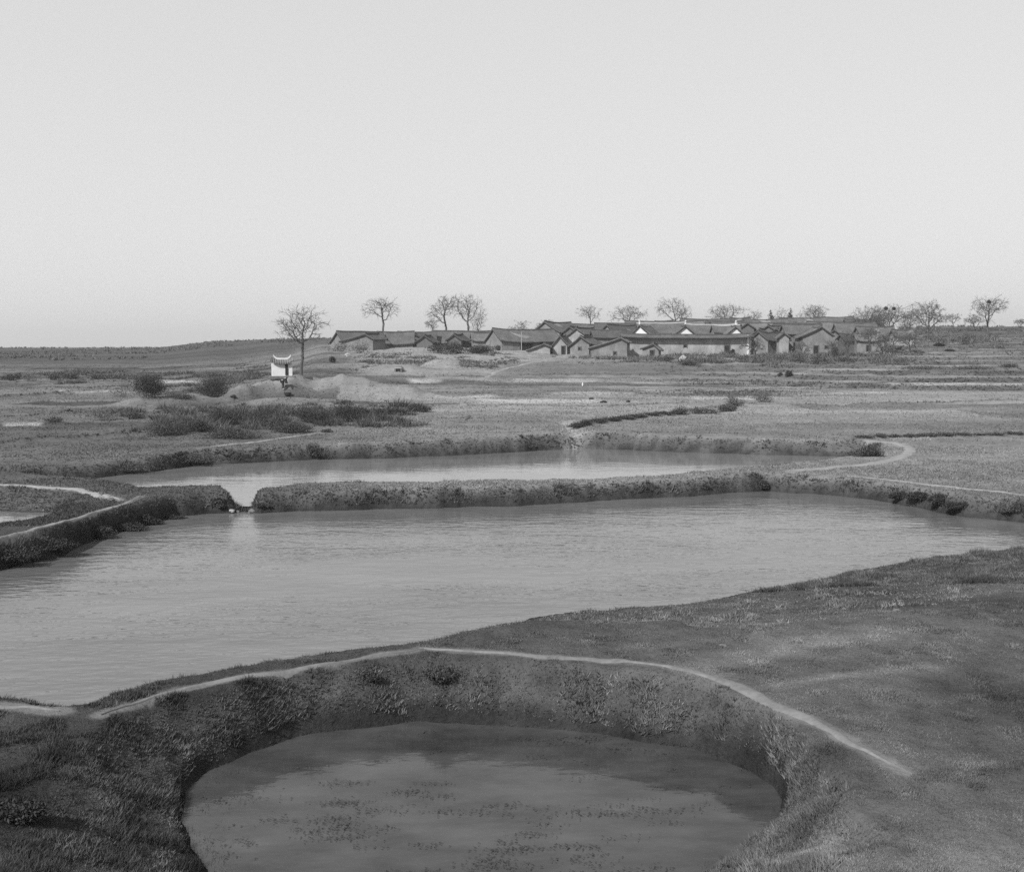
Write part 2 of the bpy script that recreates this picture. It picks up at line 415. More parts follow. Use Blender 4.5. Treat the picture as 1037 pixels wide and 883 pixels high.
def water_mat(name, base, ripple, scale, rough=.05, stretch=(1, 1, 1), patch=True, mottle=.2):
    m, nt, p = new_mat(name)
    geo = nd(nt, 'ShaderNodeNewGeometry'); pos = geo.outputs['Position']
    n0 = noise(nt, scaled(nt, pos, (.5, 1, 1)), .25 if mottle < .3 else .9, 6, .65)
    set_grey(nt, p, remap(nt, n0, .3, .7, base * (1 - mottle), base * (1 + mottle)))
    p.inputs['Roughness'].default_value = rough; p.inputs['Specular IOR Level'].default_value = .5; p.inputs['IOR'].default_value = 1.333
    v = scaled(nt, pos, stretch)
    r1 = noise(nt, v, scale, 3, .5); r2 = noise(nt, v, scale * 2.7, 2, .5)
    h = mathn(nt, 'ADD', r1, mathn(nt, 'MULTIPLY', r2, .4))
    if patch: h = mathn(nt, 'MULTIPLY', h, remap(nt, noise(nt, scaled(nt, pos, (.35, 1, 1)), .22, 3, .6), .35, .65, .35, 1.15))
    bump(nt, p, h, 1.0, ripple)
    return m
M['water_mid'] = water_mat('rippled_water', .105, .048, 1.5, .02, (.65, 1.3, 1))
M['water_far'] = water_mat('far_water', .135, .013, 1.6, .02, (.6, 1.2, 1))
M['water_near'] = water_mat('still_murky_water', .045, .012, 1.6, .08, (.6, 1, 1), True, .5)
M['pathpale'] = grey_mat('pale_trodden_earth', .205, .3, .8, bump_s=.4, bump_d=.03)
M['path'] = grey_mat('trodden_earth', .14, .4, 1.6, bump_s=.5, bump_d=.03)
# ------------------------------------------------------------------ footpaths (pixels of the photograph's paths -> lines on the ground)
PATHS = {
 'bank_left': ([(-90, 712), (-40, 715), (0, 718), (30, 720), (60, 723)], .26),
 'bank': ([(103, 724), (125, 716), (150, 708), (185, 699), (220, 691), (260, 684), (300, 678), (335, 672), (370, 666), (400, 661), (432, 657)], .19),
 'bank_right': ([(425, 657), (460, 658.5), (500, 661), (530, 663.5), (560, 665.5), (600, 668), (640, 671), (690, 678), (725, 688), (755, 700), (777, 711), (800, 720), (825, 731), (848, 744), (872, 758), (895, 770), (924, 785)], .185),
 'side_upper': ([(-60, 490), (0, 491), (50, 494), (85, 498.5), (110, 504), (122, 507)], .2),
 'side_lower': ([(-60, 562), (-20, 550), (0, 545.5), (30, 538), (60, 529.5), (90, 521), (115, 513.5), (132, 508), (143, 503)], .15),
 'far_bank_loop': ([(800, 477.5), (830, 475), (860, 472), (890, 468), (910, 463.5), (920, 458.5), (921, 454), (912, 450), (895, 448), (875, 447)], .42),
 'far_bank_edge': ([(858, 482), (885, 484.5), (920, 488.5), (950, 492), (985, 496), (1030, 501), (1080, 507)], .18),
 'field_edge': ([(200, 454), (235, 450), (270, 446), (300, 441.5), (330, 437.5)], .22),
 'village': ([(478, 385), (490, 383), (500, 378), (512, 373.5), (528, 370), (548, 366), (565, 362), (580, 358)], .38),
}
PATH_XY = {}
for k, (pts, w) in PATHS.items():
    if k in ('village', 'field_edge', 'bank_right', 'bank', 'far_bank_loop', 'far_bank_edge', 'side_upper', 'side_lower'): P = [hit(a, b)[:2] for a, b in pts]
    else:
        zz = {'far_bank_loop': 1.1, 'field_edge': 1.25, 'side_lower': 1.02, 'side_upper': .95, 'far_bank_edge': 1.02}.get(k, 1.14)
        P = [on_plane(a, b, zz) for a, b in pts]
    # Catmull-Rom to about 0.15 m steps
    P = np.array([P[0]] + list(P) + [P[-1]]); out = []
    for i in range(1, len(P) - 2):
        a, b, c, d = P[i - 1], P[i], P[i + 1], P[i + 2]; n = max(2, int(np.hypot(*(c - b)) / .15))
        for t in np.linspace(0, 1, n, endpoint=False):
            out.append(.5 * (2 * b + (c - a) * t + (2 * a - 5 * b + 4 * c - d) * t * t + (3 * b - a - 3 * c + d) * t ** 3))
    out.append(P[-2]); PATH_XY[k] = (np.array(out), w)

PATH_LABEL = {
 'bank_left': 'short bare stretch of path at the left end of the near bank',
 'bank': 'long pale trodden path running along the crest between the two nearest ponds',
 'bank_right': 'pale path curving along the bank top beside the dark grass slope',
 'side_upper': 'narrow pale path on the dike between the far pond and the small left pond',
 'side_lower': 'pale path on the dike in front of the small left pond',
 'far_bank_loop': 'pale path looping round the right tip of the far pond',
 'far_bank_edge': 'thin pale path along the edge of the right field',
 'field_edge': 'faint pale path along the field above the left far bank',
 'village': 'pale track climbing the grass slope to the village',
}
# path closeness on the grid, for the ground colour and to keep grass off it
G_PATH = np.zeros((NR, NT))
for k, (P, w) in PATH_XY.items():
    lo = P.min(0) - 2; hi = P.max(0) + 2
    m = (GX > lo[0]) & (GX < hi[0]) & (GY > lo[1]) & (GY < hi[1])
    d = dist_poly(GX[m], GY[m], P[::4] if len(P) > 12 else P)
    ww = w * (.35 + 1.0 * fbm(GX[m] / .5, GY[m] / .5, 71, 4))
    G_PATH[m] = np.maximum(G_PATH[m], 1 - sstep(ww * .6, ww * 1.5, d))

for k, (P, w) in PATH_XY.items():
    n = len(P); T = np.gradient(P, axis=0); T /= np.linalg.norm(T, axis=1, keepdims=True) + 1e-9; N = np.stack([-T[:, 1], T[:, 0]], 1)
    s = np.cumsum(np.r_[0, np.linalg.norm(np.diff(P, axis=0), axis=1)]); sd = len(k) * 7
    fade = np.minimum(1, np.minimum(s, s[-1] - s) / 4.0 + .04) * (1 if P[:, 1].min() > 32 else sstep(.22, .42, fbm(s / 1.8, s * 0 + sd, 8, 3)) * .7 + .3)
    wl = w * fade * (.35 + 1.1 * fbm(s / .6, s * 0 + sd, 3, 5)); wr = w * fade * (.35 + 1.1 * fbm(s / .6, s * 0 + sd + 9, 4, 5))
    cs = np.array([-1, -.75, -.4, 0, .4, .75, 1]); V = []
    for j, c in enumerate(cs):
        q = P + N * (c * np.where(c < 0, wl, wr))[:, None]
        z = gsample(GZ, q[:, 0], q[:, 1]) + (.03 - .045 * abs(c) ** 3) * (1.6 if k in ('village',) else 1)
        V.append(np.c_[q, z])
    V = np.stack(V, 1).reshape(-1, 3); a = np.arange(n - 1)[:, None] * 7 + np.arange(6)[None, :]
    Q = np.stack([a, a + 1, a + 8, a + 7], 2).reshape(-1, 4)
    tag(mesh_from('path', V, quad=Q, mat=M['pathpale' if P[:, 1].min() > 32 else 'path'], smooth=True), PATH_LABEL[k], 'path', kind='structure')

# low dikes with darker grass between the fields
DIKES = [([(-40, 454), (0, 450), (60, 445), (110, 442.5), (150, 441)], .30, .30, 1), ([(-40, 407), (0, 403.5), (60, 399.5), (107, 395.5)], .45, .35, 1), ([(-40, 425), (40, 421), (100, 418)], .35, .2, .6),
         ([(583, 435), (600, 429), (640, 423.5), (700, 417.5), (752, 410)], .45, .25, 1), ([(868, 447), (900, 443.5), (960, 442.5), (1060, 440)], .35, .22, .9),
         ([(760, 410), (850, 411), (930, 409), (1080, 404)], .5, .22, .8), ([(690, 395), (840, 394), (1080, 392)], .6, .2, .7), ([(430, 394), (560, 391), (690, 391)], .5, .15, .5), ([(440, 381), (560, 379.5), (700, 380.5), (800, 382)], .6, .25, .7),
         ([(0, 388), (90, 386), (180, 384), (250, 385)], .5, .25, .6), ([(0, 376), (120, 373), (240, 371)], .7, .25, .6), ([(20, 415), (70, 412)], .3, .2, .6), ([(430, 412), (520, 411), (610, 412), (690, 409)], .5, .2, .6),
         ([(0, 367), (130, 365), (270, 360)], .9, .3, .6), ([(330, 446), (450, 440), (560, 436)], .4, .1, .35), ([(620, 438), (760, 440), (860, 445)], .4, .1, .35)]
G_DIKE = np.zeros((NR, NT))
for pts, w, h, a in DIKES:
    P = np.array([hit(p, q)[:2] for p, q in pts]); lo = P.min(0) - 4; hi = P.max(0) + 4
    m = (GX > lo[0]) & (GX < hi[0]) & (GY > lo[1]) & (GY < hi[1])
    xx, yy = GX[m], GY[m]; d = dist_poly(xx + .9 * (fbm(xx / 3, yy / 3, 131, 3) - .5), yy + .7 * (fbm(xx / 3, yy / 3, 132, 3) - .5), P)
    w2 = w * (.5 + fbm(xx / 1.5, yy / 1.5, 133, 3)); g = np.exp(-(d / w2) ** 2) * a * sstep(.25, .5, fbm(xx / 4, yy / 4, 134, 3) + .12)
    G_DIKE[m] = np.maximum(G_DIKE[m], g); GZ[m] += h * g
G_RISER = np.maximum(G_RISER, G_DIKE)

# ------------------------------------------------------------------ albedo of the ground
U = upx(GX, GY)
def pxmask(px0, px1, py0, py1, soft=6):
    """Soft rectangle on the land, given by the photo spot it covers."""
    py = HOR + FPX * (CAMZ - GZ) / np.maximum(GY, 1)
    w = 3 * (fbm(GX / 3, GY / 3, 77, 3) - .5)
    return sstep(px0 - soft, px0 + soft, U + 4 * w) * (1 - sstep(px1 - soft, px1 + soft, U + 4 * w)) * sstep(py0 - 1, py0 + 1, py + w) * (1 - sstep(py1 - 1, py1 + 1, py + w))

turf = .055 + .05 * (fbm(GX / 2.2, GY / 2.2, 51, 5) - .5) + .07 * (fbm(GX / 5, GY / 3.5, 52, 4) - .5)
turf = np.maximum(turf, .024) * (.75 + .65 * sstep(-5, 4, GX))  # left part darker: lens falloff put into the turf colour
cell = _h(np.floor((GX + 6 * fbm(GX / 40, GY / 40, 6, 2)) / 34 + .37 * np.floor(GY / 9.5)), np.floor((GY + 5 * fbm(GX / 30, GY / 30, 7, 2)) / 9.5), 54)
field = .152 + .10 * (fbm(GX / 14, GY / 5, 53, 5) - .5) + .13 * (cell - .5) * sstep(80, 100, GY) + .05 * (fbm(GX / 1.1, GY / 3, 57, 3) - .5)
hill = .105 + .10 * (fbm(GX / 60, GY / 18, 55, 5) - .5)
k = sstep(44, 56, GY)
tone = turf * (1 - k) + field * k
grain = .55 * (1 - k) + .48 * k
kh = sstep(235, 300, GY)
tone = tone * (1 - kh) + hill * kh
# left plain: slightly darker
tone = tone * (1 - .34 * (1 - sstep(240, 460, U)) * k)
# dry pale grass below the village
dry = pxmask(360, 545, 352, 380, 14); tone = tone * (1 - .8 * dry) + .22 * .8 * dry
dry = pxmask(560, 900, 352, 368, 14); tone = tone * (1 - .5 * dry) + .20 * .5 * dry
slope = pxmask(505, 700, 366, 380, 12); tone = tone * (1 - .6 * slope) + .085 * .6 * slope
# pale stubble strips
for a in ((484, 612, 404.5, 408.5), (440, 505, 400.5, 403), (650, 705, 395, 397.5), (416, 445, 384, 388), (60, 130, 395, 397), (0, 40, 428, 431), (160, 205, 385.5, 387.5), (700, 760, 402, 404), (560, 640, 397, 399.5), (780, 900, 397, 399), (900, 1037, 388, 390), (520, 600, 384, 386), (640, 760, 386, 388)):
    s = pxmask(*a, 5); tone = tone * (1 - s) + .31 * s
tone = tone * (1 - G_HEAP * .8) + (.19 + .06 * (fbm(GX / 2, GY / 2, 58, 4) - .5)) * G_HEAP * .8
tone = tone * (1 - .72 * G_RISER) + .055 * .72 * G_RISER
# rough dark grass on the banks
bt = (.072 + .07 * (fbm(GX / .8, GY / .8, 59, 4) - .5))
tone = tone * (1 - .85 * G_BANK) + bt * .85 * G_BANK; grain = grain + .25 * G_BANK
# undercut shade at the waterline put into the tone, with damp mud
lip_dark = (1 - sstep(.10, .32, G_SHORE)); tone = tone * (1 - .6 * lip_dark)
# worn patches on the right slope
worn = np.zeros_like(tone)
for line, w, a in (([(705, 684), (760, 668), (820, 655), (895, 645)], .5, .7), ([(790, 700), (840, 690), (900, 683), (940, 680)], .22, .6), ([(690, 892), (740, 868), (790, 848), (842, 832)], .28, .8),
                   ([(640, 660), (700, 655), (780, 640)], .25, .3), ([(870, 740), (930, 800)], .3, .3)):
    L = [on_plane(p, q, 1.1) for p, q in line]
    d = dist_poly(GX, GY, L); w2 = w * (.4 + 1.4 * fbm(GX / 1.2, GY / 1.2, 61, 4))
    worn = np.maximum(worn, a * np.exp(-(d / w2) ** 2) * (GY < 50))
tone = tone * (1 - .75 * worn) + .19 * .75 * worn
gd = dist_poly(GX, GY, GULLY); gl = np.exp(-(gd / .9) ** 2); tone = tone * (1 - gl * .7) + .26 * gl * .7
tone = tone * (1 - .75 * G_PATH) + (.15 + .08 * k) * .75 * G_PATH
# darker patch at the far left of the near bank
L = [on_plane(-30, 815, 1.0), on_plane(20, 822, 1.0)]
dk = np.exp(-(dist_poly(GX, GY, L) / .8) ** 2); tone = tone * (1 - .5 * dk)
tone = np.clip(tone, .015, .6)

idx = np.arange(NR * NT).reshape(NR, NT)
a = idx[:-1, :-1]; b = idx[:-1, 1:]; c = idx[1:, 1:]; d = idx[1:, :-1]
Q = np.stack([a, b, c, d], 2).reshape(-1, 4)
close = np.stack([idx[:-1, -1], idx[:-1, 0], idx[1:, 0], idx[1:, -1]], 1)      # closes the circle behind the camera
V = np.stack([GX, GY, GZ], 2).reshape(-1, 3)
hubz = float(GZ[0].mean()); V = np.vstack([V, [[0, 0, hubz]]]); hub = len(V) - 1
tri = np.stack([np.full(NT, hub), np.roll(idx[0], -1), idx[0]], 1)
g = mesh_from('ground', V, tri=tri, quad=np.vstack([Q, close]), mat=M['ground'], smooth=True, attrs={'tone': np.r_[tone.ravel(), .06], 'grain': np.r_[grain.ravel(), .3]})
tag(g, 'grey fields, pond banks and rough turf rising to the hills', 'ground', kind='structure')

# ------------------------------------------------------------------ water
WL = {'near': 'small still murky pond in the front with dark weeds afloat', 'mid': 'broad rippled pond across the middle',
      'far': 'long narrow pond below the far grassy bank', 'side': 'corner of a small pond behind the left dike path'}
for name, (poly, wl) in PONDS.items():
    P = poly[:, :2]; n = len(P); area = .5 * np.sum(P[:, 0] * np.roll(P[:, 1], -1) - np.roll(P[:, 0], -1) * P[:, 1]); sg = 1 if area > 0 else -1
    t = np.roll(P, -1, 0) - np.roll(P, 1, 0); t /= np.linalg.norm(t, axis=1, keepdims=True); nrm = np.stack([t[:, 1], -t[:, 0]], 1) * sg
    off = {'near': .8, 'mid': .9, 'far': .75, 'side': .6}[name]
    O = P + nrm * off
    if sg < 0: O = O[::-1]
    tag(mesh_from('pond', np.c_[O, np.full(n, wl)], F=[tuple(range(n))], mat=M['water_near' if name == 'near' else 'water_mid' if name == 'mid' else 'water_far']), WL[name], 'pond', kind='structure')
# ------------------------------------------------------------------ grass: blades as small triangles, denser and finer near the camera
def blades(name, pts, h, w, tone, nb, rng, lean=.5, mat=None, label=None):
    n = len(pts); P = np.repeat(pts, nb, 0); H = np.repeat(h, nb) * rng.uniform(.55, 1.15, n * nb); W = np.repeat(w, nb) * rng.uniform(.7, 1.3, n * nb)
    T = np.repeat(tone, nb) * rng.uniform(.75, 1.25, n * nb)
    a = rng.uniform(0, 2 * PI, n * nb); r = np.repeat(h, nb) * .35 * np.sqrt(rng.random(n * nb))
    P = P + np.stack([np.cos(a) * r, np.sin(a) * r, 0 * a - .02], 1)
    b = rng.uniform(0, 2 * PI, n * nb); q = np.stack([np.cos(b), np.sin(b)], 1) * W[:, None] * .5
    ln = rng.uniform(.1, lean * 1.6, n * nb); la = a + rng.normal(0, .7, n * nb)
    tip = P + np.stack([np.cos(la) * H * ln, np.sin(la) * H * ln, H], 1)
    A = P.copy(); A[:, :2] -= q; B = P.copy(); B[:, :2] += q
    V = np.stack([A, B, tip], 1).reshape(-1, 3); F = np.arange(len(V)).reshape(-1, 3)
    o = mesh_from(name, V, tri=F, mat=mat or M['leaf'], attrs={'tone': np.repeat(T, 3)})
    return tag(o, label, 'grass', kind='stuff')

rng = np.random.default_rng(11)
def fan(n, r0, r1, th=.5):
    t = rng.uniform(-th, th, n); r = 1 / rng.uniform(1 / r1, 1 / r0, n)
    return r * np.sin(t), r * np.cos(t), r

G_TONE = tone
def scatter(n, r0, r1, prob):
    x, y, r = fan(n, r0, r1)
    keep = rng.random(n) < prob(x, y, r)
    x, y, r = x[keep], y[keep], r[keep]
    return np.c_[x, y, gsample(GZ, x, y)], r

# tussocks on every pond bank
def p_bank(x, y, r):
    b = gsample(G_BANK, x, y); s = gsample(G_SHORE, x, y); p = gsample(G_PATH, x, y)
    return np.clip(b * 1.2, 0, 1) * (s > .12) * (1 - np.clip(p * 1.1, 0, 1)) * (.75 + .4 * sstep(.35, .65, fbm(x / .9, y / .9, 81, 3)))
P, r = scatter(420000, 13.5, 46, p_bank)
cl = fbm(P[:, 0] / .7, P[:, 1] / .7, 83, 3)
h = (.035 + .085 * sstep(.42, .8, cl)) * rng.uniform(.6, 1.4, len(P))
bl = .62 + .38 * sstep(-7, -2, P[:, 0])  # blades darker on the left, the same falloff put into their tone
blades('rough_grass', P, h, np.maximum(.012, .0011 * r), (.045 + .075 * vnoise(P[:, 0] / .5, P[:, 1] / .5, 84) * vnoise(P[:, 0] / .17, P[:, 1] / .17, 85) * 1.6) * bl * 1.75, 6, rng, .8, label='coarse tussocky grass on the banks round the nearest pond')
P, r = scatter(500000, 36, 100, lambda x, y, r: np.clip(p_bank(x, y, r) * 1.6, 0, 1))
cl = fbm(P[:, 0] / 1.2, P[:, 1] / 1.2, 183, 3)
h = (.07 + .15 * sstep(.45, .8, cl)) * rng.uniform(.6, 1.4, len(P))
blades('bank_grass', P, h, np.maximum(.03, .0009 * r), .045 + .09 * vnoise(P[:, 0] / .9, P[:, 1] / .9, 84) * vnoise(P[:, 0] / .3, P[:, 1] / .3, 85) * 1.5, 6, rng, .7, label='rough grass on the banks of the middle and far ponds')

# grass and weed standing in the shallows of the nearest pond
xs = rng.uniform(-8, 8, 60000); ys = rng.uniform(13.3, 24, 60000); sdw, slw = sd_poly(xs, ys, PONDS['near'][0])
lim = .25 + 1.1 * (1 - sstep(-5.5, -3.5, xs)) * sstep(.35, .6, fbm(xs / .8, ys / .8, 141, 3))
k = (sdw < .15) & (sdw > -lim) & (rng.random(60000) < .5 * sstep(.42, .62, fbm(xs / .45, ys / .45, 142, 3)) * np.clip(1 + sdw / lim, 0, 1))
P = np.c_[xs[k], ys[k], np.maximum(gsample(GZ, xs[k], ys[k]), NEAR_Z - .02)]
o = blades('shallows_weed', P, rng.uniform(.03, .11, len(P)), np.full(len(P), .016), rng.uniform(.03, .07, len(P)), 5, rng, 1.0, label='short dark weeds standing in the shallow rim of the nearest pond'); o['category'] = 'water weed'

# short turf round the near ponds
def p_turf(x, y, r):
    b = gsample(G_BANK, x, y); s = gsample(G_SHORE, x, y); p = gsample(G_PATH, x, y)
    return (1 - .6 * b) * (s > .15) * (1 - np.clip(p * 1.3, 0, 1)) * sstep(.25, .6, fbm(x / 1.3, y / 1.3, 86, 4) + .15)
P, r = scatter(700000, 13.5, 52, p_turf)
left = 1 - sstep(-6, -2, P[:, 0]) * 1.0
h = (.03 + .05 * sstep(.5, .75, fbm(P[:, 0] / .6, P[:, 1] / .6, 87, 3)) * (.5 + left)) * rng.uniform(.6, 1.5, len(P))
print('turf', len(P))
blades('short_turf', P, h, np.maximum(.014, .0010 * r), np.clip(gsample(G_TONE, P[:, 0], P[:, 1]), .02, .16) * (.7 + 1.1 * vnoise(P[:, 0] / .35, P[:, 1] / .35, 95)), 4, rng, .7, label='short dark turf on the ground round the near ponds')

# stubble, clods and field weeds
def prow(x, y, z): return HOR + FPX * (CAMZ - z) / np.maximum(y, 1)
def p_field(x, y, r):
    b = gsample(G_BANK, x, y); s = gsample(G_SHORE, x, y); p = gsample(G_PATH, x, y)
    return (1 - b) * (s > .4) * (1 - np.clip(p * 1.2, 0, 1)) * (.25 + .75 * sstep(.35, .6, fbm(x / 9, y / 3, 88, 4)))
x, y, r = fan(420000, 46, 300)
rs = gsample(G_RISER, x, y); keep = rng.random(len(x)) < np.maximum(p_field(x, y, r) * .75, rs)
x, y, r, rs = x[keep], y[keep], r[keep], rs[keep]; P = np.c_[x, y, gsample(GZ, x, y)]
h = (.05 + .05 * fbm(x / 3, y / 3, 89, 3) + .22 * rs * rng.random(len(x))) * rng.uniform(.6, 1.4, len(P))
blades('field_stubble', P, h, np.maximum(.05, .0009 * r), np.clip(gsample(G_TONE, x, y), .05, .2) * rng.uniform(.6, 1.5, len(P)) * (1 - .5 * rs), 4, rng, .8, label='stubble, clods and weeds across the fields')

# tall dry weeds and brush that read as one mass: round the spoil heap, and before the village
def rough_mass(name, n, box, hmin, hmax, tone, label, thr=.45, sc=3.0, seed=200):
    px0, px1, py0, py1, d0, d1 = box
    t = rng.uniform(math.atan((px0 - CXP) / FPX), math.atan((px1 - CXP) / FPX), n); r = rng.uniform(d0, d1, n); x = r * np.sin(t); y = r * np.cos(t); z = gsample(GZ, x, y); py = prow(x, y, z)
    cl = fbm(x / sc, y / sc, seed, 4)
    u = upx(x, y); cl = cl - .35 * np.clip(1 - np.minimum(u - px0, px1 - u) / (.22 * (px1 - px0)), 0, 1) - .25 * np.clip(1 - np.minimum(py - py0, py1 - py) / (.3 * (py1 - py0)), 0, 1)
    k = (py > py0 + 4 * (rng.random(n) - .5)) & (py < py1 + 4 * (rng.random(n) - .5)) & (rng.random(n) < sstep(thr - .1, thr + .15, cl)) & (gsample(G_PATH, x, y) < .3) & (gsample(G_SHORE, x, y) > .3)
    x, y, z, r, cl = x[k], y[k], z[k], r[k], cl[k]
    h = (hmin + (hmax - hmin) * sstep(thr, thr + .25, cl)) * rng.uniform(.4, 1.2, len(x)) * (.4 + 1.3 * fbm(x / 2.2, y / 2.2, seed + 7, 3))
    o = blades(name, np.c_[x, y, z], h, np.maximum(.03, .0006 * r), tone * rng.uniform(.6, 1.5, len(x)) * (.55 + 1.1 * fbm(x / 1.7, y / 1.7, seed + 5, 3)), 8, rng, .95, label=label); o['category'] = 'scrub'
rough_mass('heap_scrub', 17000, (70, 490, 404, 450, 88, 126), .1, .85, .068, 'dry scrub and tall weeds massed below the bare spoil heap', .43, 1.9)
rough_mass('plain_scrub', 16000, (0, 330, 360, 402, 128, 230), .15, .8, .075, 'low scrub scattered over the left plain behind the heap', .52, 5, 210)
rough_mass('village_scrub', 12000, (540, 990, 342, 374, 185, 245), .1, .9, .085, 'weeds and brush in the gardens before the village', .42, 4, 220)
rough_mass('slope_scrub', 9000, (325, 560, 352, 384, 170, 226), .1, .6, .10, 'dry weeds on the grass slope below the left houses', .5, 4, 230)
rough_mass('ridge_scrub', 7000, (830, 1090, 328, 354, 225, 330), .3, 1.3, .09, 'brush on the terraces below the right ridge', .5, 8, 240)

# far scrub along the hill crests, reads as one mass
x, y, r = fan(26000, 290, 620); u = upx(x, y)
ok = ((u > 150) & (u < 345) & (y > 380) & (y < 540)) | ((u > 840) & (y > 320) & (y < 385) & (rng.random(len(x)) < .5)) | ((u <= 150) & (y > 300))
keep = ok & (rng.random(len(x)) < .55 * sstep(.45, .62, fbm(x / 18, y / 18, 90, 4)))
x, y, r = x[keep], y[keep], r[keep]; P = np.c_[x, y, gsample(GZ, x, y)]
print('scrub', len(P))
o = blades('hill_scrub', P, rng.uniform(.3, 1.0, len(P)), np.full(len(P), .5), rng.uniform(.07, .11, len(P)), 6, rng, .6, label='dark low scrub along the far hill crests'); o['category'] = 'scrub'

# ------------------------------------------------------------------ leaf clumps: bushes
def leaf_cloud(blobs, n, size, tone, rng, up=.3):
    """Small leaf faces spread through a few uneven blobs: (x,y,z,rx,ry,rz)."""
    B = np.array(blobs, float); vol = B[:, 3] * B[:, 4] * B[:, 5]; k = rng.choice(len(B), n, p=vol / vol.sum())
    d = rng.normal(size=(n, 3)); d /= np.linalg.norm(d, axis=1, keepdims=True)
    rad = rng.random(n) ** .42 * (1 + .18 * rng.normal(size=n))
    C = B[k, :3] + d * B[k, 3:] * rad[:, None]
    C[:, 2] = np.maximum(C[:, 2], .03)
    a = rng.normal(size=(n, 3)); a /= np.linalg.norm(a, axis=1, keepdims=True); b = rng.normal(size=(n, 3)); b -= a * (a * b).sum(1, keepdims=True); b /= np.linalg.norm(b, axis=1, keepdims=True)
    s = size * rng.uniform(.6, 1.4, (n, 1))
    V = np.stack([C - a * s, C + b * s * .45, C + a * s, C - b * s * .45], 1).reshape(-1, 3)
    T = np.repeat(np.clip(tone * rng.uniform(.6, 1.4, n), .01, .5), 4)
    return V, np.arange(4 * n).reshape(-1, 4), T

def sticks(n, h, spread, r0, rng, depth=2, up=.8):
    """Bare shrub stems and forking twigs."""
    P0, P1, R0, R1 = [], [], [], []
    def go(p, d, l, r, lev):
        for s in range(2):
            q = p + d * l * .5; P0.append(p); P1.append(q); R0.append(r); R1.append(r * .8); p = q; r *= .8
            d = d + rng.normal(0, .18, 3); d /= np.linalg.norm(d)
        if lev < depth:
            for _ in range(3):
                e = d + rng.normal(0, .45, 3); e[2] += .15; e /= np.linalg.norm(e); go(p, e, l * rng.uniform(.55, .8), r * .75, lev + 1)
    for i in range(n):
        a = rng.uniform(0, 2 * PI); t = rng.random() ** .6 * spread / h * .9
        d = np.array([math.cos(a) * t, math.sin(a) * t, up]); d /= np.linalg.norm(d)
        go(np.array([math.cos(a) * spread * .25 * rng.random(), math.sin(a) * spread * .25 * rng.random(), -.05]), d, h * rng.uniform(.35, .5), r0, 0)
    return tubes(P0, P1, R0, R1, 3)

def bush(px, py, wpx, hpx, label, dark=.05, leafy=1.0, n=700, group=None, cat='bush', name='bush', leaf=None, at=None, sink=0.0):
    """A bush standing where the photo shows its foot."""
    rg = np.random.default_rng(int(px * 7 + py * 13))
    x, y, z = hit(px, py) if at is None else at
    s = y / FPX; w, h = wpx * s, hpx * s
    root = thing(name, (x, y, z - sink), label, cat, group)
    nb = max(3, int(round(wpx / max(hpx, 1) * 2.5)))
    blobs = []
    for i in range(nb):
        bx = (rg.uniform(-.5, .5) if nb > 1 else 0) * w * .78; bw = w * rg.uniform(.16, .30) + .08 * h; bh = h * rg.uniform(.28, .5) * (1 - .5 * abs(bx) / (w * .5 + 1e-6))
        blobs.append((bx, rg.uniform(-.25, .25) * min(w, h), bh * rg.uniform(.6, 1.1), bw * 1.15, max(bw * .8, h * .25), bh))
    if leafy > 0:
        V, Q, T = leaf_cloud(blobs, int(n * leafy * 2.6), leaf or max(.05, .62 * s), dark * 1.35, rg)
        mesh_from('foliage', V, quad=Q, mat=M['leaf'], parent=root, attrs={'tone': T})
    V, Q = sticks(max(4, int(7 + 10 * (1 - leafy))), h * (.95 if leafy < .7 else .75), w * .5, max(.015, .0018 * s * 60), rg, 3 if leafy < .7 else 2)
    mesh_from('stems', V, quad=Q, mat=M['twig'], parent=root)
    return root

# left plain
bush(151, 403, 35, 37, 'dark round evergreen bush, tallest on the left plain', .03, 1, 3000, cat='bush')
bush(128, 402, 26, 22, 'thin pale leafless shrub touching the dark evergreen bush on its left', .09, .25, 700, cat='shrub', name='bare_shrub')
bush(217, 402, 48, 32, 'wide half-bare shrub behind the pale earth mound', .036, .8, 3400, cat='shrub', name='bare_shrub')
bush(180, 404, 34, 9, 'low strip of scrub between the evergreen bush and the wide half-bare shrub', .05, .6, 900, cat='shrub', name='low_scrub')
bush(6, 385, 17, 11, 'small dark bush at the left edge of the plain', .045, 1, 500)
bush(19, 384, 9, 8, 'tiny round bush second from the left edge of the plain', .05, 1, 300)
bush(32, 386, 22, 15, 'thin feathery leafless shrub on the far left plain', .09, .35, 500, cat='shrub', name='bare_shrub')
bush(57, 385, 14, 8, 'low flat bush left of the squarish dark bush on the plain', .055, 1, 350)
bush(75, 384, 17, 10, 'squarish dark bush on the plain left of the evergreen', .045, 1, 500)
bush(97, 384, 22, 9, 'low spreading grey bush nearest left of the tall evergreen', .065, 1, 500)
bush(106, 426, 30, 20, 'pale thin scrub left of the mound on the plain', .085, .4, 900, cat='shrub', name='bare_shrub')
bush(134, 424, 20, 11, 'dark low bush in front of the mound, left end', .05, .9, 600)
bush(55, 428, 18, 9, 'little dark bush on a field boundary in the left field', .055, .9, 400)
bush(70, 417, 7, 4, 'very small dark tuft of a bush at the end of a left field dike', .045, 1, 120)
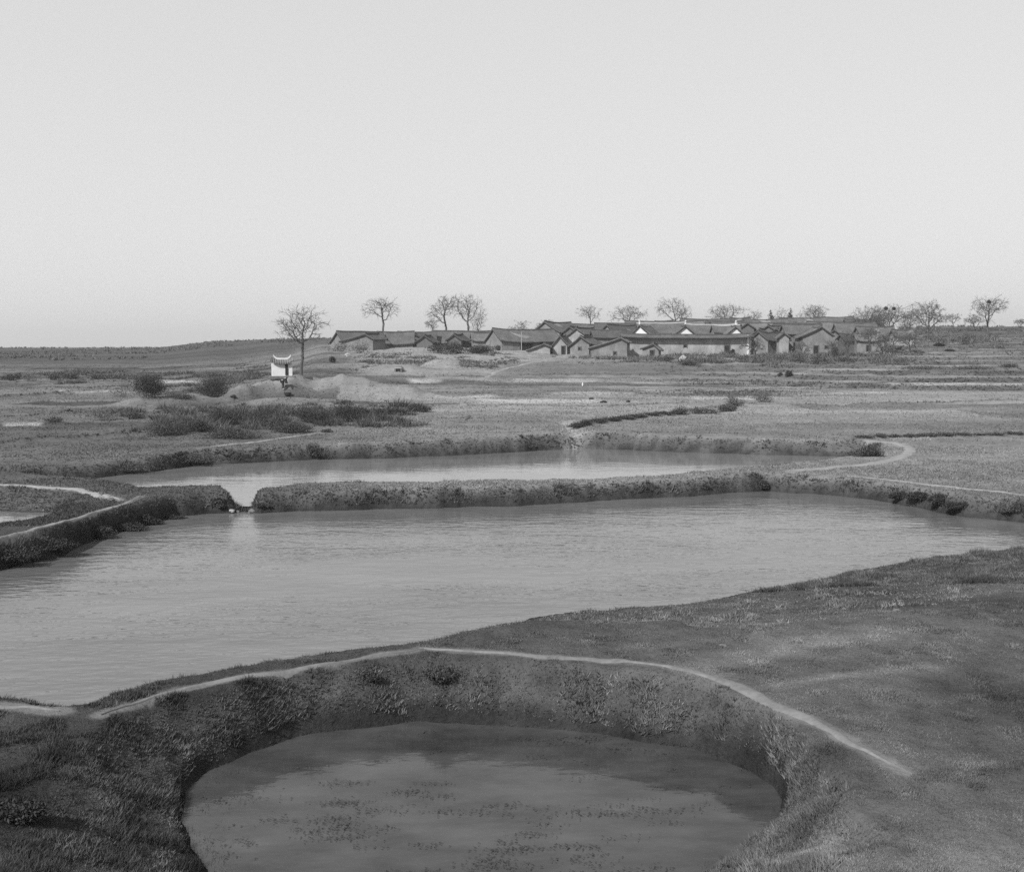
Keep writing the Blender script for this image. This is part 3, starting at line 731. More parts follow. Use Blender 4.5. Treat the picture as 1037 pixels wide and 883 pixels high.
# scrub in front of the spoil heap
for px, py, w, h, d, lf, lb in (
    (176, 441, 34, 20, .065, .6, 'grey scrub bush at the left foot of the spoil heap'),
    (205, 438, 30, 17, .06, .7, 'scrub bush left of the tall brush clump below the heap'),
    (226, 431, 18, 24, .055, .5, 'tall thin brush clump below the bare heap'),
    (252, 430, 42, 24, .045, .7, 'wide dark brush clump at the middle foot of the heap'),
    (284, 434, 24, 14, .06, .7, 'low scrub bush right of the wide dark brush clump'),
    (318, 428, 26, 23, .042, .8, 'dark bush with upright stems before the heap, right of centre'),
    (346, 427, 38, 20, .045, .8, 'broad dark bush below the right half of the heap'),
    (374, 423, 24, 13, .055, .7, 'low bush on the right slope of the heap'),
    (398, 420, 26, 10, .055, .7, 'thin low scrub at the right end of the heap'),
    (420, 417, 22, 8, .06, .7, 'last low scrub bush of the row right of the heap'),
    (236, 444, 50, 13, .065, .7, 'low mat of scrub just above the faint field path'),
    (300, 438, 40, 12, .065, .7, 'low mat of scrub right above the end of the faint field path')):
    bush(px, py, w * 1.2, h * 1.3, lb, d * .72, min(1, lf + .25), 1900, 'scrub bushes before the spoil heap', 'scrub', 'scrub_bush')
bush(236, 404, 7, 6, 'tiny dark shrub in the saddle between two bare heaps', .04, 1, 200)

# hedge along the ditch in the middle field
DITCH = [(584, 434, 9, 8), (594, 431, 12, 8), (607, 428.5, 13, 7), (620, 426.5, 12, 6), (633, 425, 13, 6), (646, 423, 12, 5), (660, 421, 13, 5), (673, 419.5, 12, 5)]
for i, (px, py, w, h) in enumerate(DITCH):
    bush(px, py, w * 1.7, h * .9, ('first low dark shrub of the ditch hedge, beside the pale gully', 'second low dark shrub of the ditch hedge from the gully', 'third dark shrub of the ditch hedge from the gully',
         'fourth dark shrub of the ditch hedge from the gully', 'fifth dark shrub of the ditch hedge from the gully', 'sixth dark shrub of the ditch hedge from the gully',
         'seventh dark shrub of the ditch hedge from the gully', 'last thin shrub of the ditch hedge before the big scrub clump')[i], .035, 1, 420, 'shrubs of the ditch hedge', 'shrub', 'hedge_shrub')
for px, py, w, h, lb in ((693, 420, 22, 13, 'dark scrub clump at the left end of the thicket in the middle field'), (712, 419, 26, 12, 'widest dark scrub clump of the thicket in the middle field'),
                         (734, 417, 22, 11, 'scrub clump right of the widest one in the middle field thicket'), (745, 411, 16, 17, 'thin upright grey shrub at the right end of the middle field thicket'),
                         (772, 407, 24, 14, 'pale loose shrub right of the middle field thicket')):
    bush(px, py, w, h, lb, .05 if px < 740 else .075, .8 if px < 740 else .4, 800, 'thicket in the middle field', 'shrub', 'thicket_shrub')
# dark boundary on the right field
for i, (px, w) in enumerate(((877, 12), (892, 14), (907, 11), (925, 16), (941, 15), (958, 12), (974, 14), (990, 10), (1008, 14), (1026, 12))):
    bush(px, 443.5 - i * .35, w * 1.5, (4, 5, 4, 5, 5, 4, 4, 3, 4, 4)[i], 'low dark weeds on the right field boundary, %s' % (
        'at the bend of the looping path', 'second clump from the looping path', 'third clump from the looping path', 'fourth and thickest left of the middle', 'fifth clump, dark and wide', 'sixth clump from the looping path',
        'seventh clump from the looping path', 'eighth and smallest clump', 'last clump but one before the picture edge', 'last clump at the picture edge')[i], .045, 1, 220, 'weeds on the right field boundary', 'weeds', 'weed_clump')
bush(879, 462, 34, 13, 'dense dark bush on the bank at the right tip of the far pond', .045, 1, 1800)
bush(316, 464, 30, 17, 'dark bushy growth on the far bank right of the faint field path', .05, .9, 900)
bush(130, 477, 60, 10, 'long dark shrub on the left far bank', .05, .9, 900)
bush(196, 470, 50, 11, 'dark shrub on the left far bank below the faint path', .05, .9, 900)
bush(330, 438, 12, 6, 'small dark shrub at the right end of the faint field path', .045, 1, 200)

# overhanging bushes on the left dike, dark against the middle pond
for px, py, w, h, lb in ((8, 567, 36, 24, 'dark bush at the left edge hanging over the middle pond'), (30, 561, 26, 20, 'second dark bush from the left edge over the middle pond'),
                         (53, 556, 26, 20, 'ragged dark bush half way along the left dike'), (97, 541, 34, 18, 'broad black bush below the bend of the dike path'),
                         (124, 534, 30, 15, 'black bush between the broad one and the upright one on the dike'), (146, 529, 20, 17, 'upright square black bush on the dike bank'),
                         (170, 525, 20, 10, 'last small black bush of the left dike, beside bare water')):
    bush(px, py + 1, w * 1.4, h * .68, lb, .03, 1, 2600, 'bushes overhanging the middle pond', sink=.1, leaf=.045)
# dark growth on the right bank of the middle pond
for px, py, w, h, lb in ((913, 506, 16, 9, 'small dark bush at the left end of the black growth on the right bank'), (933, 508, 26, 11, 'blackest bush of the growth on the right bank'),
                         (953, 511, 22, 11, 'black bush right of the blackest one on the right bank'), (972, 515, 20, 12, 'dark bush with pale reeds near it on the right bank'), (1030, 522, 16, 13, 'dark bush at the right edge of the far shore')):
    bush(px, py - 2, w * 1.3, h, lb, .028 if px < 1000 else .05, 1, 2200, 'bushes on the right bank of the middle pond', sink=.1, leaf=.045)
bush(769, 498, 16, 12, 'isolated dark bush on the dividing bank near its right end', .04, 1, 600)
bush(268, 517, 14, 8, 'dark bush beside the outlet on the right side', .04, 1, 500, leaf=.06)
bush(221, 517, 16, 12, 'dark bush beside the outlet on the left side', .04, 1, 500, leaf=.06)
bush(452, 690, 46, 22, 'dark tangle of weeds on the middle of the near bank', .045, .6, 1300, cat='weeds', name='weed_clump', leaf=.035)
bush(378, 690, 22, 12, 'small dark weed clump on the near bank left of the big tangle', .04, 1, 600, cat='weeds', name='weed_clump', leaf=.03)
bush(15, 828, 60, 26, 'dark weed patch in the lower left corner', .028, 1, 1800, cat='weeds', name='weed_clump', leaf=.035)

# below the village
bush(455, 358, 34, 17, 'dark rounded bush before the village, left one of two', .035, 1, 1500)
bush(487, 358, 34, 13, 'dark flat bush before the village, right one of two', .035, 1, 1300)
bush(506, 355, 7, 8, 'tiny dark bush by the gable right of the two dark bushes', .045, 1, 200)
for px, py, w, h, d, lf, lb in (
    (345, 356, 26, 14, .06, .4, 'leafless thicket before the leftmost house'), (364, 358, 24, 15, .065, .4, 'leafless thicket below the asymmetric left gable'),
    (337, 367, 8, 8, .05, .9, 'small round bush below the leftmost house'), (380, 368, 34, 7, .055, .7, 'low scrub strip on the slope below the left houses'),
    (676, 366, 22, 8, .05, .7, 'dark shrubs at the foot of the long pale wall, left part'), (698, 370, 22, 7, .05, .8, 'dark low shrub in front of the long pale wall, middle'),
    (726, 368, 26, 9, .06, .5, 'thin shrub before the long pale wall, right part'), (742, 360, 4, 7, .03, 1, 'little black bush against the right end of the long pale wall'),
    (752, 366, 20, 9, .06, .6, 'grey shrub under the bent bare tree'), (785, 365, 30, 10, .065, .5, 'tangled garden scrub right of the bent bare tree'),
    (808, 366, 26, 10, .055, .6, 'garden scrub below the dark eave house'), (830, 368, 14, 12, .05, .5, 'upright brush below the large right gable'),
    (845, 362, 8, 16, .045, .5, 'tall thin brush right of the large right gable'), (860, 366, 26, 7, .05, .7, 'dark low scrub right of the large gable'),
    (890, 352, 12, 6, .03, 1, 'black small bush below the big bare tree thicket'), (902, 358, 12, 5, .05, 1, 'flat dark bush right of the black small one'),
    (950, 351, 12, 5, .025, 1, 'black flat bush on the right terraces'), (962, 356, 10, 2.5, .03, 1, 'thin dark strip of weeds on the right terraces'),
    (975, 349, 22, 15, .055, .4, 'grey brush below the right bare tree with a nest'), (1008, 353, 40, 10, .065, .4, 'pale brush on the terraces at the right edge'),
    (920, 348, 26, 13, .055, .4, 'brush under the flat-topped bare tree'), (1020, 372, 20, 5, .055, .8, 'low dark growth on a terrace edge at the far right'),
    (935, 374, 40, 5, .055, .8, 'long low weeds on a terrace edge in the right fields'), (985, 374, 40, 5, .055, .8, 'long low weeds right of the others on the same terrace edge'),
    (790, 381, 6, 5, .03, 1, 'small dark shrub in the fields, left one of a pair'), (798, 382, 6, 9, .03, 1, 'taller dark shrub in the fields, right one of a pair')):
    bush(px, py, w, h, lb, d, lf, 500)

# ------------------------------------------------------------------ bare trees
def grow(H, spread, fork, seed, lean=0.0, dens=1.0, stems=1):
    """Bare tree grown towards points spread through its crown; returns nodes, parents, radii."""
    rg = np.random.default_rng(seed); n = int(420 * dens); cz = H * (fork + 1) / 2; rz = H * (1 - fork) / 2
    A = []
    K = rg.integers(5, 9); CL = []
    for q in range(K):
        a = 2 * PI * q / K + rg.normal(0, .35); el = rg.uniform(.05, 1.1) if q else 1.4; rad = rg.uniform(.6, .85)
        CL.append((np.array([math.cos(a) * math.cos(el) * rad, math.sin(a) * math.cos(el) * rad, -.25 + math.sin(el) * .95 * rg.uniform(.75, 1.0)]), rg.uniform(.36, .56)))
    while len(A) < n:
        c_, r_ = CL[rg.integers(K)]; p = c_ + rg.normal(size=3) * r_ * .55 * [1, 1, .8]
        if p[2] > 1 or np.hypot(p[0], p[1]) > 1.2 or p[2] < -.85: continue
        A.append([p[0] * spread + lean * (cz + p[2] * rz), p[1] * spread * .9, cz + p[2] * rz])
    A = np.array(A); D = H / 34; di = H; dk = D * 1.7
    N = [np.array([0, 0, -.3])]; par = [-1]; d = np.array([lean * .6, 0, 1.])
    while N[-1][2] < fork * H * .95:
        d = d + rg.normal(0, .06, 3); d /= np.linalg.norm(d); N.append(N[-1] + d * D); par.append(len(N) - 2)
    ntrunk = len(N)
    best = np.full(len(A), 1e9); bi = np.zeros(len(A), int); done = 0; alive = np.ones(len(A), bool)
    for it in range(70):
        M_ = np.array(N[done:])
        if len(M_):
            dd = np.linalg.norm(A[:, None, :] - M_[None], axis=2); k = dd.argmin(1); v = dd[np.arange(len(A)), k]; m = v < best; best[m] = v[m]; bi[m] = k[m] + done; alive &= best > dk
        done = len(N)
        if not alive.any() or len(N) > 2600: break
        act = np.nonzero(alive & (best < di))[0]
        if len(act) == 0: break
        acc = {}
        for a in act:
            v = A[a] - N[bi[a]]; v /= np.linalg.norm(v); acc[bi[a]] = acc.get(bi[a], 0) + v
        for kx, v in acc.items():
            v = v / (np.linalg.norm(v) + 1e-6) + rg.normal(0, .22, 3) + [0, 0, .06]; v /= np.linalg.norm(v); N.append(N[kx] + v * D); par.append(kx)
    N = np.array(N); par = np.array(par); kids = np.bincount(par[1:], minlength=len(N))
    # fine twigs from every tip and some nodes
    ex, ep = [], []; base = len(N)
    for k in range(ntrunk, len(N)):
        if kids[k] == 0 or rg.random() < .45:
            d0 = N[k] - N[par[k]]; d0 /= np.linalg.norm(d0)
            for _ in range(5 if kids[k] == 0 else 2):
                e = d0 + rg.normal(0, .5, 3); e /= np.linalg.norm(e); ex.append(N[k] + e * D * rg.uniform(1.1, 2.1)); ep.append(k)
                e2 = e + rg.normal(0, .35, 3); e2 /= np.linalg.norm(e2); ex.append(ex[-1] + e2 * D * rg.uniform(.9, 1.7)); ep.append(base + len(ex) - 2)
    N = np.vstack([N, ex]); par = np.r_[par, ep].astype(int)
    w = np.zeros(len(N)); ch = np.bincount(par[1:], minlength=len(N))
    for k in range(len(N) - 1, 0, -1):
        if ch[k] == 0: w[k] = 1
    order = np.argsort([-1] + [0] * (len(N) - 1), kind='stable')
    # accumulate from the tips (twig chains were appended last, parents always precede)
    for k in range(len(N) - 1, 0, -1): w[par[k]] += max(w[k], 1) if ch[k] else 1
    return N, par, w, ntrunk

def bare_tree(px, top, dist, wpx, label, fork=.25, seed=1, lean=0, dens=1.0, base_py=None, r0=None):
    if base_py is None:
        x = (px - CXP) / FPX * dist; y = dist; z = gz(x, y)
    else:
        x, y, z = hit(px, base_py); dist = y
    H = at_dist(px, top, dist)[2] - z; sp = wpx / 2 * dist / FPX
    root = thing('bare_tree', (x, y, z), label, 'tree', 'bare trees')
    N, par, w, nt_ = grow(H, sp, fork, seed, lean, dens)
    k = np.arange(1, len(N)); rr = r0 or max(.15, H * .021); R = rr * (w / w[1]) ** .47; R[0] = rr * 1.25; R = np.maximum(R, .012)
    t = k[k < nt_]; c = k[k >= nt_]
    V, Q = tubes(N[par[t]], N[t], R[par[t]], R[t], 8); mesh_from('trunk', V, quad=Q, mat=M['bark'], parent=root, smooth=True)
    V, Q = tubes(N[par[c]], N[c], np.minimum(R[par[c]], R[c] * 1.5), R[c], 4); mesh_from('crown', V, quad=Q, mat=M['twig'], parent=root)
    return root, N[nt_:]

TREES = [
 (305, 310, 160, 52, 'lone leafless tree beside the white shrine', .22, 3, 0, 1.0, 380, .2),
 (388, 302, 262, 36, 'round-crowned bare tree alone above the left roofs', .45, 9, 0, .8, None, .24),
 (452, 300, 268, 32, 'left of the two tall bare trees above the roofs', .34, 14, 0, 1.1, None, .24),
 (473, 298, 276, 32, 'right and fuller of the two tall bare trees above the roofs', .36, 22, 0, 1.2, None, .24),
 (438, 322, 258, 16, 'small bare tree at the left foot of the two tall ones', .4, 31, 0, .4, None, .12),
 (485, 313, 262, 18, 'small twiggy tree at the right foot of the two tall ones', .2, 33, 0, .6, None, .12),
 (527, 325, 285, 26, 'low bare tree peeping over the long roof left of the high gable', .3, 35, 0, .5, None, .12),
 (596, 309, 318, 24, 'thin sparse tree above the middle roofs', .30, 41, 0, .5, None, .18),
 (637, 310, 322, 42, 'wide low bare tree above the roofs left of the white gables', .25, 43, 0, .9, None, .2),
 (682, 301, 318, 34, 'tall bare tree behind the first white gable roofs', .25, 47, 0, 1.1, None, .24),
 (735, 308, 325, 42, 'broad bare tree behind the second and third white gables', .25, 53, 0, .9, None, .22),
 (764, 314, 330, 24, 'faint small tree right of the broad one', .3, 57, 0, .4, None, .14),
 (791, 311, 345, 18, 'faint slender tree between the two dark conifers', .3, 59, 0, .4, None, .12),
 (822, 309, 328, 34, 'dense twiggy tree right of the two dark conifers', .12, 61, 0, 1.7, None, .2),
 (860, 319, 320, 24, 'faint low tree between the twiggy tree and the big thicket', .3, 63, 0, .5, None, .14),
 (880, 309, 262, 44, 'broad twiggy tree forming the left of the big thicket', .08, 67, 0, 2.4, None, .24),
 (900, 308, 256, 44, 'broad twiggy tree with two nests in the big thicket', .08, 71, 0, 2.4, None, .24),
 (920, 315, 250, 26, 'leaning bare tree between the thicket and the flat-topped tree', .12, 73, .1, 1.5, None, .18),
 (938, 304, 258, 40, 'flat-topped bare tree with several stems, right of the thicket', .15, 79, .06, 1.6, None, .26),
 (963, 317, 290, 16, 'small sparse tree standing on the right ridge', .35, 83, 0, .4, None, .12),
 (984, 318, 285, 22, 'low twiggy tree at the left foot of the nest tree on the right', .15, 85, 0, .7, None, .13),
 (999, 299, 270, 32, 'tall bare tree on the right ridge with one nest', .25, 89, 0, 1.5, None, .26),
 (1031, 323, 300, 16, 'small pale tree at the right edge on the ridge', .25, 91, 0, .5, None, .12),
 (764, 339, 206, 30, 'bent dark bare tree at the right end of the long pale wall', .25, 97, -.06, .25, 366, .16),
 (880, 332, 216, 24, 'bare tree with dark trunk before the right houses', .35, 101, 0, .6, 358, .16),
 (905, 334, 224, 26, 'thin bare tree before the small roof at the right', .2, 103, 0, .7, 356, .12),
 (553, 324, 300, 20, 'low bare tree behind the high dark gable', .3, 107, 0, .5, None, .12),
 (858, 334, 212, 22, 'thin bare tree before the sagging hut', .2, 109, 0, .7, 362, .11),
 (893, 338, 214, 20, 'low bare tree before the black-gabled hut', .15, 113, 0, .7, 362, .10),
 (921, 336, 226, 24, 'low spreading bare tree past the farthest right hut', .15, 127, 0, .9, 358, .12),
 (843, 344, 208, 16, 'small leafless sapling before the large mud gable', .2, 131, 0, .4, 365, .08),
 (812, 346, 206, 18, 'small leafless sapling below the dark eave house', .2, 137, 0, .4, 366, .08),
]
TIPS = {}
for (px, top, dd, wp, lb, fk, sd_, ln, dn, bp, r0) in TREES:
    TIPS[px] = bare_tree(px, top, dd, wp, lb, fk, sd_, ln, dn, bp, r0)

def nest(tree_px, px, py, label, size=.36):
    root, tips = TIPS[tree_px]; W = tips + np.array(root.location)
    y0 = root.location[1]; t = np.array(at_dist(px, py, y0)); k = np.argmin(((W - t) ** 2 * [1, .3, 1]).sum(1)); c = W[k]
    rg = np.random.default_rng(int(px)); n = 160
    d = rg.normal(size=(n, 3)); d /= np.linalg.norm(d, axis=1, keepdims=True); C = d * size * rg.random((n, 1)) ** .4 * [1, 1, .8]
    t = rg.normal(size=(n, 3)); t /= np.linalg.norm(t, axis=1, keepdims=True)
    V, Q = tubes(C - t * .28, C + t * .28, np.full(n, .05), np.full(n, .03), 3)
    o = mesh_from('bird_nest', V, quad=Q, mat=M['basket']); o.location = c
    tag(o, label, 'nest', 'stick nests in the bare trees')
nest(999, 1000, 306, 'dark round stick nest in the tall tree on the right ridge')
nest(900, 897, 312, 'larger dark stick nest high in the big thicket', .4)
nest(900, 905, 312.5, 'smaller stick nest right of the larger one in the big thicket', .3)

# dark conifers behind the roofs
def conifer(px, top, dist, wpx, label, seed):
    rg = np.random.default_rng(seed); x = (px - CXP) / FPX * dist; z = gz(x, dist); H = at_dist(px, top, dist)[2] - z; w = wpx / 2 * dist / FPX
    root = thing('conifer', (x, dist, z), label, 'tree', 'dark conifers')
    V, Q = tubes([[0, 0, -.2]], [[0, 0, H * .97]], [.16], [.03], 6); mesh_from('trunk', V, quad=Q, mat=M['bark'], parent=root)
    blobs = []
    for i in range(16):
        t = i / 15; zz = H * (.3 + .68 * t); ww = w * (1 - t) ** .8 + .12
        for k in range(3): a = rg.uniform(0, 6.3); blobs.append((math.cos(a) * ww * .45, math.sin(a) * ww * .45, zz, ww * .6, ww * .6, .35))
    V, Q, T = leaf_cloud(blobs, 2600, .16, .035, rg); mesh_from('crown', V, quad=Q, mat=M['leaf'], parent=root, attrs={'tone': T})
conifer(779, 313, 345, 12, 'dark pointed conifer, left of the pair above the roofs', 5)
conifer(799, 311, 345, 11, 'dark narrow conifer, right of the pair above the roofs', 6)

# weeds afloat on the nearest pond
rg = np.random.default_rng(4)
poly = PONDS['near'][0]; xs = rg.uniform(-8, 8, 6000); ys = rg.uniform(13.5, 23.5, 6000)
sdw, _ = sd_poly(xs, ys, poly); dens = sstep(.5, .72, fbm(xs / 1.5, ys / .8, 120, 4)) * .55 + .03
k = (sdw < -.25) & (rg.random(6000) < dens * .5); xs, ys = xs[k], ys[k]
Vs, Ts = [], []
for x, y in zip(xs, ys):
    for j in range(rg.integers(6, 26)):
        cx, cy = x + rg.normal(0, .2), y + rg.normal(0, .06); a = rg.uniform(0, 6.3); s = rg.uniform(.012, .035); z = .006 + rg.random() * .02
        for (dx, dy) in ((-s, 0), (0, -s * .5), (s, 0), (0, s * .5)): Vs.append((cx + dx * math.cos(a) - dy * math.sin(a), cy + dx * math.sin(a) + dy * math.cos(a), z + rg.random() * .012)); Ts += [rg.uniform(.02, .06)]
o = mesh_from('floating_weed', Vs, quad=np.arange(len(Vs)).reshape(-1, 4), mat=M['leaf'], attrs={'tone': Ts}); o.location.z = NEAR_Z
tag(o, 'dark little leaves of weed floating on the nearest pond', 'water weed', kind='stuff')
# ------------------------------------------------------------------ the village: gabled, tile-roofed houses
def curve(t): return 1.22 * t - .22 * t * t          # slightly hollow roof slope

def house(px, py, dist, yaw, length, lw, ld, rw, rd, label, wall='mud', roof='roof', verge=True, ridge=None, over=.45, gable_over=.35, z0=None, finial=False, openings=(), name='village_house', group='tile-roofed village houses'):
    """Ridge starts at the photo spot px,py at a distance; lw/ld and rw/rd: reach and fall of the roof on each side of the ridge."""
    X, Y, Z = at_dist(px, py, dist)
    yaw = math.radians(yaw); r = np.array([math.cos(yaw), math.sin(yaw)]); l = np.array([-r[1], r[0]])
    cs = [np.array([X, Y]) + r * a + l * b for a in (0, length) for b in (lw, -rw)]
    zb = min(gz(*c) for c in cs) - .3
    root = thing(name, (X, Y, zb), label, 'house', group, yaw)
    H = Z - zb
    if H < max(ld, rd) + 1.2:                           # keep at least a low wall
        zb = Z - max(ld, rd) - 1.6; root.location.z = zb; H = Z - zb
    NS, NL = 6, max(4, int(length / 1.2)); rg = np.random.default_rng(int(px * 31 + py * 7))
    g1, g2, g3 = rg.uniform(.05, .2), rg.uniform(.02, .20), rg.uniform(-.12, .12)
    def sag(s): return g1 * (2 * s - 1) ** 4 - g2 * math.sin(s * PI) + g3 * (s - .5) + .04 * math.sin(s * 9 + g1 * 60)
    # roof: one closed sheet with thickness
    xs = np.linspace(-gable_over, length + gable_over, NL + 1); prof = []
    for t in np.linspace(1, 0, NS + 1): prof.append((lw * t, -ld * curve(t)))
    for t in np.linspace(0, 1, NS + 1)[1:]: prof.append((-rw * t, -rd * curve(t)))
    # overhang beyond the wall line continues the slope
    th = .17; mb = MB(); NP = len(prof); wob = rg.normal(0, .04, (NL + 1, NP))
    vs = []
    for i, x in enumerate(xs):
        s = (x + gable_over) / (length + 2 * gable_over)
        for j, (y, z) in enumerate(prof): vs.append((x, y, H + z + sag(s) + wob[i, j]))
    for i, x in enumerate(xs):
        s = (x + gable_over) / (length + 2 * gable_over)
        for j, (y, z) in enumerate(prof): vs.append((x, y, H + z + sag(s) - th))
    n = (NL + 1) * NP; fs = []
    for i in range(NL):
        for j in range(NP - 1):
            a = i * NP + j; fs.append((a, a + 1, a + NP + 1, a + NP)); fs.append((n + a, n + a + NP, n + a + NP + 1, n + a + 1))
        fs.append((i * NP, (i + 1) * NP, n + (i + 1) * NP, n + i * NP)); j = NP - 1; fs.append((i * NP + j, n + i * NP + j, n + (i + 1) * NP + j, (i + 1) * NP + j))
    for j in range(NP - 1):
        fs.append((j, n + j, n + j + 1, j + 1)); a = NL * NP + j; fs.append((a, a + 1, n + a + 1, n + a))
    mb.add(vs, fs); ro = mb.build('roof', M[roof], root)
    # ridge of stacked tiles
    mb = MB(); rm = M[ridge] if ridge else M['roofdark']; hh = .17 if ridge else .22
    for i in range(NL):
        a, b = xs[i], xs[i + 1]; sa = sag(i / NL); sb = sag((i + 1) / NL); q = .13
        mb.add([(a, -q, H + sa - .05), (a, q, H + sa - .05), (a, q * .7, H + sa + hh), (a, -q * .7, H + sa + hh), (b, -q, H + sb - .05), (b, q, H + sb - .05), (b, q * .7, H + sb + hh), (b, -q * .7, H + sb + hh)],
               [(0, 1, 2, 3), (7, 6, 5, 4), (0, 4, 5, 1), (1, 5, 6, 2), (2, 6, 7, 3), (3, 7, 4, 0)])
    mb.build('ridge', rm, ro)
    if finial:
        mb = MB(); mb.box((-gable_over + .2, 0, H + .55), (.35, .3, .7)); mb.box((-gable_over + .1, 0, H + 1.0), (.5, .22, .3)); mb.build('finial', M['white'], ro)
    # dark verge boards under the gable edges
    if verge:
        for x, s in ((-gable_over + .02, 1), (length + gable_over - .02, -1)):
            mb = MB()
            for j in range(NP - 1):
                (y0, z0_), (y1, z1) = prof[j], prof[j + 1]; q = .36
                sg = sag(0)
                v = [(x, y0, H + z0_ + sg - .05), (x, y1, H + z1 + sg - .05), (x, y1, H + z1 + sg - .05 - q), (x, y0, H + z0_ + sg - .05 - q)]
                v += [(x + s * .08, a, b) for _, a, b in v]
                mb.add(v, [(0, 1, 2, 3), (7, 6, 5, 4), (0, 4, 5, 1), (2, 6, 7, 3), (1, 5, 6, 2), (3, 7, 4, 0)])
            mb.build('verge', M['verge'], ro)
    # walls up to the underside of the roof
    wl, wr = max(lw - over, .5), max(rw - over, .5)
    zl = H - ld * curve(wl / lw) - th - .03; zr = H - rd * curve(wr / rw) - th - .03
    wp = [(wl, -.2), (wl, zl)]
    for t in np.linspace(wl / lw, 0, 5)[1:]: wp.append((lw * t, H - ld * curve(t) - th - .03))
    for t in np.linspace(0, wr / rw, 5)[1:]: wp.append((-rw * t, H - rd * curve(t) - th - .03))
    wp.append((-wr, -.2)); n = len(wp)
    vs = [(0, y, z) for y, z in wp] + [(length, y, z) for y, z in wp]
    fs = [tuple(range(n)), tuple(range(2 * n - 1, n - 1, -1))] + [(i, n + i, n + (i + 1) % n, (i + 1) % n) for i in range(n)]
    mb = MB(); mb.add(vs, fs); wo = mb.build('wall', M[wall], root)
    # doors and windows: (side, along, bottom from base, width, height);  side 'g' near gable, 'r' right eave wall, 'l' left eave wall
    for side, along, b, w, h, kind in openings:
        mb = MB(); fr = MB()
        if side == 'g': c = (-.02, along, b + h / 2); s = (.10, w, h); f = [((-.05, along - w / 2, b + h / 2), (.16, .12, h + .2)), ((-.05, along + w / 2, b + h / 2), (.16, .12, h + .2)), ((-.05, along, b + h), (.16, w, .14))]
        else:
            yy = -wr if side == 'r' else wl; sg = -1 if side == 'r' else 1
            c = (along, yy + sg * .02, b + h / 2); s = (w, .10, h); f = [((along - w / 2, yy + sg * .05, b + h / 2), (.12, .16, h + .2)), ((along + w / 2, yy + sg * .05, b + h / 2), (.12, .16, h + .2)), ((along, yy + sg * .05, b + h), (w, .16, .14))]
        mb.box(c, s); q = mb.build(kind, M['dark'], root)
        for cc, ss in f: fr.box(cc, ss)
        fr.build('frame', M['wood'], q)
    return root

